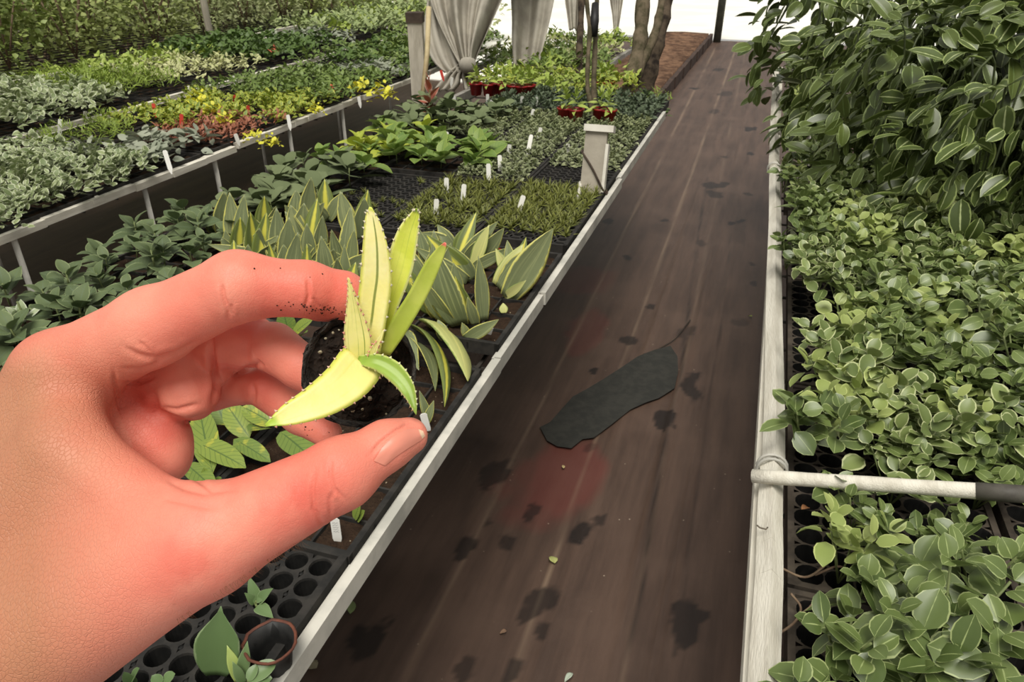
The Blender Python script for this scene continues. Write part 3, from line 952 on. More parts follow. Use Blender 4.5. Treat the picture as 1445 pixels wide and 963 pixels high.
def fabric_mat():
    m, nt = new_mat("brown ground fabric"); T = NT(nt)
    ob = T.coord("Object")
    mp = T.n("ShaderNodeMapping"); mp.inputs["Scale"].default_value = (14.0, 1.3, 1.0); T.l(ob, mp.inputs[0])
    streak = T.noise(mp.outputs[0], 1.0, 5.0, 0.65)
    big = T.noise(ob, 3.0, 4.0)
    c = T.mix(T.ramp(streak, 0.3, 0.72), lin((66, 50, 41)), lin((90, 70, 58)))
    c = T.mix(T.math("MULTIPLY", T.ramp(big, 0.45, 0.75), 0.5), c, lin((98, 78, 66)))
    sp = T.n("ShaderNodeTexVoronoi"); sp.inputs["Scale"].default_value = 26.0; T.l(ob, sp.inputs["Vector"])
    c = T.mix(T.math("MULTIPLY", T.ramp(sp.outputs["Distance"], 0.085, 0.05), T.ramp(T.noise(ob, 7.0, 2.0), 0.5, 0.62)), c, lin((150, 134, 116)))
    c = T.mix(T.math("MULTIPLY", T.attr("red").outputs["Fac"], 0.8), c, lin((112, 50, 44)))
    c = T.mix(T.math("MULTIPLY", T.attr("thread").outputs["Fac"], 0.6), c, lin((150, 128, 106)))
    c = T.mix(T.math("MULTIPLY", T.attr("stain").outputs["Fac"], 0.88), c, lin((20, 13, 10)))  # stains, plus the painted crease shade
    wv = T.n("ShaderNodeTexChecker"); wv.inputs["Scale"].default_value = 700.0; T.l(ob, wv.inputs["Vector"])
    h = T.math("ADD", T.math("MULTIPLY", wv.outputs["Fac"], 0.25), T.noise(ob, 60.0, 5.0))
    T.out(T.principled(c, 0.5, 0.5, 0.0, T.bump(h, 0.35, 0.002)))
    return m
MFAB = fabric_mat()
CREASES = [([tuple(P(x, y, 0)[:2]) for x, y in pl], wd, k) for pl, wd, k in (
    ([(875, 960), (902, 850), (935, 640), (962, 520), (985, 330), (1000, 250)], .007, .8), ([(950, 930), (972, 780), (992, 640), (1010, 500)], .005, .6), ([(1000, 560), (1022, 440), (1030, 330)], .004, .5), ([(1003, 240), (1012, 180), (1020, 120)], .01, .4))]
def G(px, py): return P(px, py, 0.0)
st = []
for (px, py, rpx, k, kind) in ((700, 668, 20, .8, ""), (822, 750, 20, 1, ""), (845, 735, 9, .8, ""), (770, 848, 24, .85, ""), (752, 718, 12, .8, ""),
        (716, 766, 9, .8, ""), (656, 776, 11, .9, ""), (932, 592, 16, 1, ""), (973, 548, 18, .9, ""), (890, 478, 11, .9, ""), (836, 524, 7, 1, ""),
        (918, 432, 6, .9, ""), (970, 880, 22, .9, ""), (520, 905, 22, .9, ""), (722, 945, 13, .8, ""), (655, 945, 13, .7, ""), (765, 890, 11, .8, ""), (735, 870, 10, .8, ""),
        (885, 365, 7, 1, ""), (858, 312, 7, 1, ""), (940, 312, 6, .9, ""), (1010, 262, 13, .9, ""), (1008, 275, 11, .8, ""), (1023, 222, 7, .7, ""),
        (1058, 182, 8, 1, ""), (1058, 217, 8, 1, ""), (980, 125, 6, 1, ""), (1045, 312, 6, 1, ""), (1033, 315, 5, 1, ""), (1057, 275, 6, .8, ""), (990, 344, 12, .7, ""), (1060, 372, 6, .9, ""), (1063, 400, 5, .9, ""),
        (1013, 98, 9, .8, ""), (1025, 132, 10, .7, ""), (1008, 158, 9, .6, ""), (1046, 108, 8, .6, ""), (1042, 455, 14, .5, ""), (968, 470, 10, .6, ""), (835, 632, 8, .5, ""), (690, 740, 7, .6, ""),
        (790, 690, 60, .62, "red"), (830, 470, 26, .4, "red"), (800, 400, 40, .35, "red"), (745, 655, 40, .4, "red")):
    q = G(px, py); st.append((q[0], q[1], rpx / FPX * depth_of(q) * (1.15 if kind else .92), k, kind))
floor_mesh("floor", -1.12, 0.42, 0.2, 13.4, 0.011, 0.014, MFAB, st)
floor_mesh("floor_left", -9.0, -1.12, -0.6, 13.4, 0.12, 0.12, MFAB)
floor_mesh("floor_right", 0.42, 3.0, -0.6, 13.4, 0.2, 0.2, MFAB)
mwhite = simple_mat("sunlit white ground", (246, 244, 236), (232, 230, 220), 0.7, 0.8, 0.2, 0.2, 3)  # glare of the sunlit open ground put into a near-white colour
og = MB()
nx, ny = 24, 40
vs = [(-26 + 52 * i / nx, 13.4 + 60 * j / ny, -0.01 + 0.1 * float(fbm(np.array(i * .9), np.array(j * .7)))) for j in range(ny + 1) for i in range(nx + 1)]
og.add(vs, [(j * (nx + 1) + i, j * (nx + 1) + i + 1, (j + 1) * (nx + 1) + i + 1, (j + 1) * (nx + 1) + i) for j in range(ny) for i in range(nx)])
tag(og.build("ground", mwhite), kind="structure")
wp = MB()
pts = [(-4.3, 8.6), (-3.02, 8.4), (-2.9, 13.6), (-4.6, 13.6)]
wp.add([(x, y, 0.012) for x, y in pts] + [(x, y, -0.02) for x, y in pts], [(0, 1, 2, 3), (0, 4, 5, 1), (1, 5, 6, 2), (2, 6, 7, 3), (3, 7, 4, 0)])
tag(wp.build("path", mwhite, smooth=False), kind="structure")
gl = MB(); gl.box((-17, 6.4, -0.02), (16, 14, 0.03)); tag(gl.build("ground", MFAB, smooth=False), kind="structure")

# ------------------------------------------------------------------ benches
mwood = simple_mat("weathered white batten", (228, 223, 208), (204, 198, 182), 6, 0.75, 0.2, 0.5, 60, stretch=(8, 1, 8))
mgalv = simple_mat("dull galvanised rail", (176, 174, 164), (210, 206, 194), 10, 0.55, 0.4, 0.2, 50)
mgrey = simple_mat("grey steel", (150, 146, 138), (126, 122, 114), 14, 0.55, 0.4)
mwire = simple_mat("dark bench wire", (44, 42, 38), (62, 58, 52), 30, 0.7, 0.3)
def bench(name, label, x0, x1, y0, y1, z, rail, legs, mat_rail=mwood, rail_far=True, back=True):
    b = thing(name, label, "plant bench", ((x0 + x1) / 2, (y0 + y1) / 2, 0))
    for i, (ya, yb, dz) in enumerate(rail):
        r = MB()
        n = 10
        pts = [(x1 - .014 + 0.004 * math.sin(i * 2 + k * 0.9), ya + (yb - ya) * k / n, z - .004 + dz + .003 * math.sin(k * 1.3 + i)) for k in range(n + 1)]
        for k in range(n):
            a, c = np.array(pts[k]), np.array(pts[k + 1])
            r.box((a + c) / 2, (.030, np.linalg.norm(c - a) + .002, .024))
        r.build("edge_rail", mat_rail, b, smooth=False)
    top = MB()
    for k in range(int((x1 - x0) / .12)):
        top.box((x0 + .06 + k * .12, (y0 + y1) / 2, z - .03), (.008, y1 - y0, .006))
    for k in range(int((y1 - y0) / .15)):
        top.box(((x0 + x1) / 2, y0 + .05 + k * .15, z - .036), (x1 - x0 - .10, .006, .006))
    top.build("wire_mesh_top", mwire, b, smooth=False)
    if back:
        r = MB(); r.box((x0 + .014, (y0 + y1) / 2, z - .012), (.028, y1 - y0, .042)); r.build("back_rail", mat_rail, b, smooth=False)
    for (x, y) in legs:
        l = MB(); l.tube([(x, y, 0), (x, y, z - .02)], .009, 8); l.build("leg", mgalv, b)
    return b

# near bench: a pressed metal edge in lengths
nb = thing("plant_bench", "near plant bench left of the brown walkway with a grey metal edge strip", "plant bench", (-1.02, 2.0, 0))
for (ya, yb, o_, dz) in ((0.05, 1.262, 0, 0), (1.272, 1.60, -.004, -.004), (1.602, 2.62, .001, .001), (2.63, 3.82, -.006, .003)):
    r = MB()
    yc, L = (ya + yb) / 2, yb - ya
    r.box((-.444 + o_, yc, BZ + .002 + dz), (.014, L, .034), rnd=.9)
    r.box((-.453 + o_, yc, BZ + .012 + dz), (.008, L, .006), rnd=.2)
    r.build("edge_strip", mgalv, nb, smooth=False)
top = MB()
for k in range(10): top.box((-1.58 + k * .12, 2.05, BZ - .03), (.008, 4.3, .006))
for k in range(29): top.box((-1.02, -.05 + k * .15, BZ - .037), (1.12, .006, .006))
top.build("wire_mesh_top", mwire, nb, smooth=False)
r = MB(); r.box((-1.605, 2.05, BZ - .01), (.03, 4.3, .05)); r.build("back_rail", mgrey, nb, smooth=False)
for x in (-1.02, -1.5):
    for y in (.3, 1.9, 3.9):
        l = MB(); l.tube([(x, y, 0), (x, y, BZ - .04)], .017, 8); l.build("leg", mgalv, nb)

bench("plant_bench", "second bench on the left, pale wooden rail on thin white legs over a brown gap", -3.02, -2.09, 0.6, 6.1, BZ, [(0.7, 2.62, 0), (2.64, 3.75, .006), (3.78, 6.1, .0)],
      [(-2.11, 1.55), (-2.11, 2.1), (-2.11, 2.5), (-2.11, 3.05), (-2.11, 3.55), (-2.11, 4.6), (-2.11, 5.8), (-2.98, 2), (-2.98, 4), (-2.98, 5.8)])
bench("plant_bench", "third bench on the left, behind the bench with red labels", -4.15, -3.10, 1.4, 8.0, BZ, [(1.6, 3.4, 0), (3.42, 5.4, .003), (5.42, 8.0, 0)],
      [(-3.13, 2.2), (-3.13, 3.7), (-3.13, 5.2), (-3.13, 7.6), (-4.1, 3), (-4.1, 6)])
bench("plant_bench", "farthest bench on the left, under the tall bushes at the top", -6.6, -4.35, 3.0, 9.0, BZ, [(3.0, 5.0, 0), (5.03, 7.9, .01)],
      [(-4.38, 4.2), (-4.38, 6.4), (-4.38, 8.6), (-6.4, 4.4), (-6.4, 8)])
bench("plant_bench", "short bench of seedlings beyond the red pots", -1.95, -1.05, 4.75, 6.6, BZ - .02, [(4.8, 6.5, 0)], [(-1.3, 4.9), (-1.3, 6.4), (-1.9, 4.9), (-1.9, 6.4)], mgrey)
# right-hand bench: the rail of white battens runs beside the walkway
rb = thing("plant_bench", "right bench with a long white batten rail beside the walkway", "plant bench", (.6, 2.5, 0))
for (pa, pb) in (((.108, .30), (.111, 1.08)), ((.113, 1.085), (.088, 3.02)), ((.083, 2.99), (.058, 5.75))):
    r = MB(); n = 12
    for k in range(n):
        a = np.array([pa[0] + (pb[0] - pa[0]) * k / n + .001 * math.sin(k), pa[1] + (pb[1] - pa[1]) * k / n, BZ + .006 + .002 * math.sin(k * 1.7)])
        c = np.array([pa[0] + (pb[0] - pa[0]) * (k + 1) / n + .001 * math.sin(k + 1), pa[1] + (pb[1] - pa[1]) * (k + 1) / n, BZ + .006 + .002 * math.sin((k + 1) * 1.7)])
        r.tube([a, a * .5 + c * .5, c], .019, 4, rnd=.5)
    r.build("edge_rail", mwood, rb, smooth=False)
r = MB(); r.box((.096, 3.0, BZ - .028), (.02, 5.4, .03)); r.build("side_batten", mwood, rb, smooth=False)
top = MB()
for k in range(10): top.box((.16 + k * .12, 3.0, BZ - .06), (.008, 5.5, .006))
for k in range(36): top.box((.7, .3 + k * .15, BZ - .067), (1.15, .006, .006))
top.build("wire_mesh_top", mwire, rb, smooth=False)
for x in (.26, 1.25):
    for y in (.5, 2.2, 3.9, 5.5):
        l = MB(); l.tube([(x, y, 0), (x, y, BZ - .05)], .017, 8); l.build("leg", mgalv, rb)
r = MB(); r.box((1.3, 3.0, BZ - .03), (.03, 5.5, .05)); r.build("back_rail", mgrey, rb, smooth=False)
for (y, rx) in ((1.075, 0), (2.98, 1), (3.55, 2)):
    w_ = MB()
    x = .111 if y < 2 else .085
    for q in (0, .012):
        ring = [(x + .024 * math.cos(t), y + q, BZ + .004 + .024 * math.sin(t)) for t in np.linspace(0, 2 * math.pi, 17)]
        w_.tube(ring, .0028, 5, cap=False)
    w_.build("wire_tie", mgalv, rb)
mnail2 = simple_mat("rusty staple", (120, 112, 96), (90, 80, 66), 40, 0.6)
w_ = MB(); q = P(1072, 745, BZ + .027); w_.tube([q + np.array([-.004, .004, 0]), q, q + np.array([.009, -.003, .002]), q + np.array([.011, .003, .001])], .0013, 5)
w_.build("staple", mnail2, rb)

def rod(a, b, r, name, label, mat, cap=None, n=12):
    t = thing(name, label, "cross bar", a)
    m = MB(); pts = [np.array(a) + (np.array(b) - np.array(a)) * k / 8 for k in range(9)]
    m.tube(pts, [r * (1 + .03 * math.sin(k * 2.1)) for k in range(9)], n); m.build("bar", mat, t)
    if cap:
        c = MB(); d_ = (pts[-1] - pts[-2]); d_ /= np.linalg.norm(d_)
        c.tube([pts[-1] - d_ * .045, pts[-1] + d_ * .02], r * 1.1, n); c.build("end_cap", cap, t)
    return t
mcap = simple_mat("dark grey cap", (92, 88, 80), (66, 62, 56), 20, 0.6)
a = P(1062, 672, BZ + .03); b = P(1432, 697, BZ + .13)
rod(a, b, .0112, "cross_bar", "white wooden cross bar lashed over the right bench at the lower right", mwood, mcap)
rod(P(1090, 240, BZ + .02), P(1166, 262, BZ - .04), .010, "cross_bar", "thin pale bar slanting from the far rail into the leaves", mwood)
rod(P(1086, 186, BZ + .02), P(1106, 188, BZ + .01), .010, "cross_bar", "short pale stub of bar at the far part of the right rail", mwood)
# ------------------------------------------------------------------ trays
mblack = simple_mat("black tray plastic", (20, 20, 19), (34, 33, 31), 40, 0.55, 0.4)
mblack2 = simple_mat("dusty black tray", (32, 31, 29), (52, 49, 45), 30, 0.8, 0.3)
mrimw = simple_mat("brown grey tray webs", (58, 52, 46), (84, 76, 66), 26, 0.85, 0.2)
def plug_tray(nx, ny, p, r, depth=.045, n=14, rim=.012, lip=.008, small=True, wob=0.0, dark=False):
    """open plug tray centred on the origin, its plate at z = 0; round cups in a plate with a raised lip"""
    mb = MB()
    x0, y0 = -nx * p / 2, -ny * p / 2
    for i in range(nx):
        for j in range(ny):
            cx, cy = x0 + (i + .5) * p, y0 + (j + .5) * p
            wx, wy, wr = (wob * math.sin(i * 5.1 + j * 3.7), wob * math.sin(i * 2.9 + j * 7.3), 1 - 4 * wob * abs(math.sin(i * 1.7 + j * 4.1)))
            vs = []
            for k in range(n):
                an = 2 * math.pi * (k + .5) / n
                c, s = math.cos(an), math.sin(an)
                e = p / 2 / max(abs(c), abs(s))
                vs.append((cx + c * e, cy + s * e, 0))
            for (rr_, zz) in ((r, 0), (r * .97, -.004), (r * .72, -depth), (r * .30, -depth), (r * .28, -depth - .006)):
                for k in range(n):
                    an = 2 * math.pi * (k + .5) / n
                    vs.append((cx + wx + rr_ * wr * math.cos(an), cy + wy + rr_ * wr * math.sin(an), zz))
            f = []
            for q in range(5):
                for k in range(n):
                    f.append((q * n + k, q * n + (k + 1) % n, (q + 1) * n + (k + 1) % n, (q + 1) * n + k))
            f.append(tuple(5 * n + k for k in range(n)))
            mb.add(vs, f[:2 * n if not dark else n], None, .5)
            mb.add(vs, f[2 * n if not dark else n:], None, .5, 1)  # cup walls in a darker black: shade of the holes put into the colour
    if small:
        for i in range(nx - 1):
            for j in range(ny - 1):
                mb.lathe([(p * .09, .0006), (p * .075, .0012), (p * .06, -.0005), (.0001, -.0005)], (x0 + (i + 1) * p, y0 + (j + 1) * p, 0), 8, mi=1)
    hx, hy = nx * p / 2 + rim, ny * p / 2 + rim
    for sx in (-1, 1):
        mb.box((sx * (hx - rim / 2), 0, lip / 2 - .012), (rim, 2 * hy, lip + .024))
    for sy in (-1, 1):
        mb.box((0, sy * (hy - rim / 2), lip / 2 - .012), (2 * hx, rim, lip + .024))
    return mb
def soil_tray(sx, sy, cells=(3, 6), seed=0, h=.03, bar=.004):
    mb = MB(); rr = random.Random(seed)
    for s in (-1, 1):
        mb.box((s * (sx / 2 - .005), 0, -h / 2 + .008), (.010, sy, h))
        mb.box((0, s * (sy / 2 - .005), -h / 2 + .008), (sx, .010, h))
    for i in range(1, cells[0]): mb.box((-sx / 2 + sx * i / cells[0], 0, -.006), (bar, sy, .016))
    for j in range(1, cells[1]): mb.box((0, -sy / 2 + sy * j / cells[1], -.006), (sx, bar, .016))
    n, m = 14, 24
    vs = [(-sx / 2 + .008 + (sx - .016) * i / n, -sy / 2 + .008 + (sy - .016) * j / m, -.006 + rr.gauss(0, .003)) for j in range(m + 1) for i in range(n + 1)]
    mb.add(vs, [(j * (n + 1) + i, j * (n + 1) + i + 1, (j + 1) * (n + 1) + i + 1, (j + 1) * (n + 1) + i) for j in range(m) for i in range(n)], None, .5, 1)
    return mb
msoilt, nt_ = new_mat("tray soil"); T_ = NT(nt_)
ob_ = T_.coord("Object"); c_ = T_.mix(T_.noise(ob_, 120.0, 5.0), lin((24, 17, 13)), lin((74, 56, 42)))
vo_ = T_.n("ShaderNodeTexVoronoi"); vo_.inputs["Scale"].default_value = 90.0; T_.l(ob_, vo_.inputs["Vector"])
c_ = T_.mix(T_.math("MULTIPLY", T_.ramp(vo_.outputs["Distance"], .16, .1), T_.ramp(T_.noise(ob_, 30.0, 2.0), .55, .62)), c_, lin((176, 160, 132)))
T_.out(T_.principled(c_, .95, .15, 0, T_.bump(T_.noise(ob_, 260.0, 4.0), 1.0, .006)))

def put_tray(mb, x, y, z, label, mats, name="plug_tray", rz=0.0, cat="seed tray", group=None):
    o = mb.build(name, mats, world=False, smooth=False)
    o.location = (x, y, z); o.rotation_euler = (0, 0, rz)
    return tag(o, label, cat, group)
def dup(o, x, y, z, label, group=None, rz=0.0):
    c = o.copy(); col.objects.link(c); c.location = (x, y, z); c.rotation_euler = (0, 0, rz); c["label"] = label
    if group: c["group"] = group
    return c
TZ = BZ + .022
tr1 = plug_tray(7, 14, .038, .0164, .05, 18)
T1 = put_tray(tr1, -.603, .385, TZ, "black empty plug tray with round holes beside the metal edge, below the thumb", [mblack2, mblack])
dup(T1, -.897, .385, TZ, "black empty plug tray at the bottom, half hidden under the wrist")
SX, SY = .285, .54
tr2 = soil_tray(SX, SY, (4, 7), 1)
S1 = put_tray(tr2, -.598, .925, TZ, "black soil tray under the thumb, its long side on the metal edge", [mblack2, msoilt], "soil_tray")
k = 0
for (x, y, lab) in ((-.886, .925, "soil tray of veined yellow-green leaves seen inside the curl of the hand"), (-1.174, .925, "soil tray behind the wrist, carrying grey-green leaves at the picture's left edge"), (-1.46, .925, "soil tray at the back edge of the near bench, lower left"),
                    (-.598, 1.57, "soil tray of yellow-edged succulents along the metal edge beyond the pot"), (-.886, 1.57, "soil tray in the middle of the yellow-edged succulents"), (-1.174, 1.57, "soil tray at the left side of the yellow-edged succulents"), (-1.46, 1.5, "soil tray of grey-green leaves behind the yellow-edged succulents"),
                    (-1.46, 2.06, "soil tray of round grey leaves at the back of the near bench"), (-1.46, 2.62, "soil tray of bright green leaves at the back of the near bench"), (-1.174, 2.72, "soil tray of broad green leaves behind the bare plug tray"),
                    (-1.46, 3.2, "soil tray of grey round leaves near the wooden post")):
    dup(S1, x, y, TZ, lab)
tf = plug_tray(8, 16, .0335, .0135, .04, 10, .010, .006, False)
T2 = put_tray(tf, -.605, 2.18, TZ, "plug tray of yellow-green needle seedlings beside the metal edge", [mblack2, mblack])
for (x, y, lab) in ((-.897, 2.15, "plug tray with the left half of the needle seedlings"), (-1.19, 2.13, "bare dark plug tray left of the needle seedlings"),
                    (-.605, 2.73, "plug tray with bare front cells beside the leaning board"), (-.897, 2.73, "plug tray of silver-green seedlings left of the leaning board"),
                    (-.605, 3.30, "plug tray of silver-green seedlings behind the leaning board"), (-.897, 3.30, "plug tray of silver-green seedlings in the middle of the bench"), (-1.19, 3.30, "plug tray of silver-green seedlings beside the round grey leaves"),
                    (-.605, 3.80, "plug tray of dark seedlings at the end of the metal edge"), (-.897, 3.85, "plug tray of dark seedlings before the red pots"), (-1.19, 3.85, "plug tray of dark seedlings at the back corner of the near bench")):
    dup(T2, x, y, TZ, lab)
# right bench: honeycomb trays
th = plug_tray(7, 13, .0425, .0203, .06, 14, .010, .004, False, .0016, True)
T3 = put_tray(th, .30, .56, BZ - .03, "dark honeycomb plug tray at the lower right beside the white rail", [mrimw, mblack], cat="seed tray")
for (x, y, lab) in ((.30, 1.14, "dark honeycomb plug tray under the white cross bar"), (.30, 1.72, "dark honeycomb plug tray beside the middle of the white rail"), (.30, 2.30, "dark honeycomb plug tray beside the far part of the white rail"),
                    (.63, .76, "dark plug tray hidden under leaves at the lower right corner"), (.63, 1.34, "dark plug tray under the leaves right of the cross bar"), (.63, 1.92, "dark plug tray under the thick leaves right of the rail"), (.63, 2.5, "dark plug tray under the foot of the hanging leaves"), (.29, 2.9, "dark plug tray beside the far end of the white rail")):
    dup(T3, x, y, BZ - .03, lab)
# ------------------------------------------------------------------ plants of the near bench
MG = leaf_mat("grey green striped leaf", (98, 108, 74), (128, 136, 96), edge=(198, 194, 104), edge_w=.12, stripes=(156, 162, 112), rough=.42, trans=0.0)
MG2 = leaf_mat("yellow striped leaf", (92, 106, 58), (112, 124, 70), edge=(112, 124, 60), edge_w=.3, mid=(212, 206, 84), mid_w=.38, stripes=(150, 160, 96), rough=.42, trans=0.0)
MG3 = leaf_mat("pale cream leaf", (176, 180, 108), (196, 196, 128), edge=(140, 156, 84), edge_w=.12, stripes=(214, 210, 128), rough=.42, trans=0.0)
mstem = simple_mat("green stem", (96, 110, 62), (120, 128, 80), 60, 0.6)
mbrown = simple_mat("dry stem", (104, 84, 66), (132, 112, 90), 60, 0.8)

def succulent(base, leaves, label, group=None):
    """leaves: (base px, base py, tip px, tip py, width px, material, curl, tip nearer by, roll)"""
    t = thing("striped_succulent", label, "succulent plant", base, group)
    for (bx, by, tx, ty, w, mat, curl, near, roll, *ch) in leaves:
        b = P(bx, by, TZ + .004)
        d = depth_of(b)
        q = D(tx, ty, d - near)
        if q[2] < TZ + .02: q = P(tx, ty, TZ + .02)      # a drooping tip comes to rest on the tray
        toC = CC - b; toC /= np.linalg.norm(toC)
        side = CR * roll
        R, L = frame_to(b, q, toC + side)
        wd = w / FPX * d
        k = curl
        v, f, uv = fat_blade(L * (1 + .12 * abs(k)), wd * (.94 if curl < .5 else 1.1), wd * .24, prof_blade, 12, k, ch[0] if ch else .24, 10)
        # turn back half of the bend so that the tip still lands on its point
        v = v @ np.array(Matrix.Rotation(k * .5, 3, "X")).T
        MB().add(place(v, R, b), f, uv, random.Random(int(tx * 7 + ty)).random()).build("leaf", mat, t)
    return t
rr = random.Random(21)
# crowd of upright leaves behind the hand: tips read from the photo, two or three to a plant
tips = [(316, 272), (324, 273), (345, 275), (339, 307), (373, 277), (390, 295), (366, 323), (429, 287), (439, 252), (458, 253), (433, 316), (410, 290), (480, 271), (495, 291), (455, 305), (433, 345), (453, 334), (408, 307),
        (471, 352), (476, 365), (502, 370), (514, 280), (519, 269), (353, 300), (420, 330), (400, 345), (380, 345), (350, 345), (445, 372), (468, 325), (500, 325), (418, 268), (448, 280), (398, 318), (376, 300), (486, 345), (330, 340)]
tips.sort(key=lambda p: -(p[1] + 0.25 * p[0]))
used = set(); groups = []
for i, p in enumerate(tips):
    if i in used: continue
    near_ = sorted([j for j in range(len(tips)) if j not in used and j != i], key=lambda j: math.dist(tips[j], p))[:2 if rr.random() < .6 else 1]
    near_ = [j for j in near_ if math.dist(tips[j], p) < 40]
    used.update([i] + near_); groups.append([tips[k] for k in [i] + near_])
GROUPLAB = "upright grey-green succulent with yellow leaf edges in the crowd behind the forefinger"
for g in groups:
    cx = sum(p[0] for p in g) / len(g); cy = max(p[1] for p in g) + rr.uniform(48, 60)
    lv = []
    for (tx, ty) in g:
        h = cy - ty
        lv.append((cx + (tx - cx) * .35 + rr.uniform(-4, 4), cy + rr.uniform(-4, 4), tx, ty, rr.uniform(25, 34), MG if rr.random() < .8 else MG2, rr.uniform(-.25, .15), .02 + .05 * rr.random(), rr.uniform(-.9, .5)))
    # two shorter leaves fill the foot of the rosette
    for k in range(4):
        lv.append((cx + rr.uniform(-6, 6), cy, cx + rr.choice((-1, 1)) * rr.uniform(16, 30), cy - rr.uniform(24, 46), rr.uniform(20, 28), MG, .2, .03, rr.uniform(-.8, .8)))
    succulent(P(cx, cy, TZ), lv, GROUPLAB, "striped succulents behind the forefinger")
# the ones to the right of the aloe, each as the photo shows it
for lab, lv in (
    ("succulent beside the metal edge with one big leaf pointing up to the right", [(716, 420, 779, 325, 52, MG, -.25, .03, .5), (706, 408, 748, 350, 34, MG, -.2, .05, -.5), (712, 420, 742, 396, 16, MG3, .1, .03, .3), (700, 402, 738, 345, 26, MG3, .1, .0, -.2)]),
    ("pale cream succulent leaf drooping towards the metal edge", [(604, 456, 656, 532, 58, MG3, .8, .12, .7, -.3), (628, 480, 618, 452, 20, MG, .3, .0, 0.1)]),
    ("succulent with long yellow-striped leaves hanging beside the pot", [(584, 462, 624, 566, 34, MG2, .8, .12, .7, -.2), (580, 480, 612, 548, 26, MG, .6, .09, .5), (570, 470, 590, 520, 24, MG, .5, .08, 0)]),
    ("succulent with a narrow dark upright leaf in front of the big pointing leaf", [(682, 452, 675, 362, 25, MG, .05, .05, .4), (668, 455, 643, 392, 30, MG2, .35, .05, -.5), (672, 458, 660, 420, 20, MG, .2, .04, -.2)]),
    ("succulent with a broad striped leaf right of the aloe's narrow leaf", [(650, 458, 612, 350, 50, MG, .55, .04, -.6), (636, 454, 596, 392, 34, MG, .5, .05, -.8), (650, 450, 630, 400, 26, MG2, .3, .04, -.2)]),
    ("small green succulent leaf lying level near the metal edge", [(656, 478, 702, 452, 22, MG, .45, .02, .5), (660, 476, 652, 456, 14, MG, .3, .02, 0)]),
    ("succulent with a yellow-edged leaf bent over at its tip", [(666, 392, 606, 336, 34, MG2, .8, .02, -.4), (668, 394, 640, 350, 28, MG, .4, .02, -.3), (660, 396, 590, 352, 22, MG, .7, .0, -.3)]),
    ("succulent with two slim leaves before the needle seedlings", [(650, 366, 702, 313, 24, MG, .1, .0, .3), (646, 366, 672, 300, 24, MG2, .1, .0, -.2), (655, 370, 693, 330, 26, MG, -.1, .03, .5)]),
    ("succulent at the front edge of the needle seedlings with a red-brown leaf tip", [(672, 372, 711, 322, 28, MG, .1, .03, .5), (668, 376, 690, 318, 22, MG3, .1, .03, -.3), (664, 380, 720, 350, 20, MG, .2, .02, .3)]),
    ("low succulent left of the red label, its leaf turned over", [(640, 350, 594, 330, 26, MG, .5, .0, -.3), (642, 352, 618, 318, 22, MG, .4, .0, -.2), (644, 354, 655, 322, 20, MG2, .2, .0, .1)]),
    ("tiny pale succulent shoot standing alone near the metal edge", [(711, 442, 710, 428, 14, MG3, .1, .0, 0)]),
    ("succulent behind the aloe's tall leaves, mostly hidden by them", [(600, 400, 560, 340, 30, MG, .3, .03, 0), (606, 404, 612, 350, 30, MG, .3, .03, .2), (590, 420, 570, 376, 28, MG2, .3, .03, 0)]),
    ("succulent just above the pot's right side between aloe and cream leaf", [(612, 440, 580, 400, 30, MG2, .4, .04, -.3), (618, 446, 604, 408, 30, MG, .4, .04, .1)]),
    ("succulent between the aloe's narrow leaf and the bent-over yellow edge", [(640, 430, 622, 366, 26, MG, .2, .03, -.3), (632, 432, 600, 372, 24, MG2, .4, .03, -.5), (646, 432, 640, 372, 24, MG, .2, .03, .3), (636, 436, 584, 398, 22, MG, .5, .03, -.4)]),
    ("succulent of slender leaves at the left of the bent-over one", [(612, 392, 590, 322, 24, MG, .2, .02, -.3), (618, 392, 612, 326, 24, MG, .2, .02, .1), (606, 396, 568, 344, 22, MG2, .4, .02, -.4), (622, 396, 636, 344, 22, MG, .3, .02, .4)]),
    ("slender succulent behind the big pointing leaf", [(724, 388, 716, 340, 20, MG, .2, .0, -.3), (726, 390, 742, 336, 20, MG2, .2, .0, .2), (720, 390, 700, 352, 20, MG3, .3, .0, -.4)]),
    ("slim striped succulent below the pot beside the white label", [(606, 596, 592, 552, 14, MG, .1, .02, 0), (600, 600, 612, 566, 14, MG, .2, .02, 0)]),
    ("succulent with a wide leaf laid against the back of the forefinger", [(400, 372, 297, 346, 24, MG, .35, .05, -.2), (420, 380, 560, 372, 26, MG, .3, .03, .2)])):
    succulent(P(lv[0][0], lv[0][1], TZ), lv, lab)

# veined yellow-green plants inside the curl of the hand
MV = leaf_mat("veined yellow green leaf", (88, 116, 56), (142, 156, 66), vein=(60, 88, 42), rough=.5, trans=.1, blotch=((166, 168, 66), 40.0, .55))
def leafy(base, leaves, mat, name, label, cat="plant", prof=prof_oval, group=None, curl=.5, fold=.22, stem=None, nu=6, nv=8, z=None, part="leaf"):
    t = thing(name, label, cat, base, group)
    for (bx, by, tx, ty, w, hb, ht, roll) in leaves:
        b = P(bx, by, TZ + hb); q = P(tx, ty, TZ + ht)
        up = np.array([0, 0, 1.0]) + CR * roll - CF * .4
        R, L = frame_to(b, q, up)
        v, f, uv = blade(L * 1.08, w / FPX * depth_of(b), prof, nu, nv, curl, fold, 0, .01, tx)
        v = v @ np.array(Matrix.Rotation(curl * .5, 3, "X")).T
        MB().add(place(v, R, b), f, uv, random.Random(int(tx + ty * 3)).random()).build(part, mat, t)
        if stem is not None:
            s = MB(); c0 = np.array(base) + np.array([0, 0, .0]); s.tube([c0, c0 * .4 + b * .6 + np.array([0, 0, .004]), b], .0016, 5); s.build("stem", stem, t)
    return t
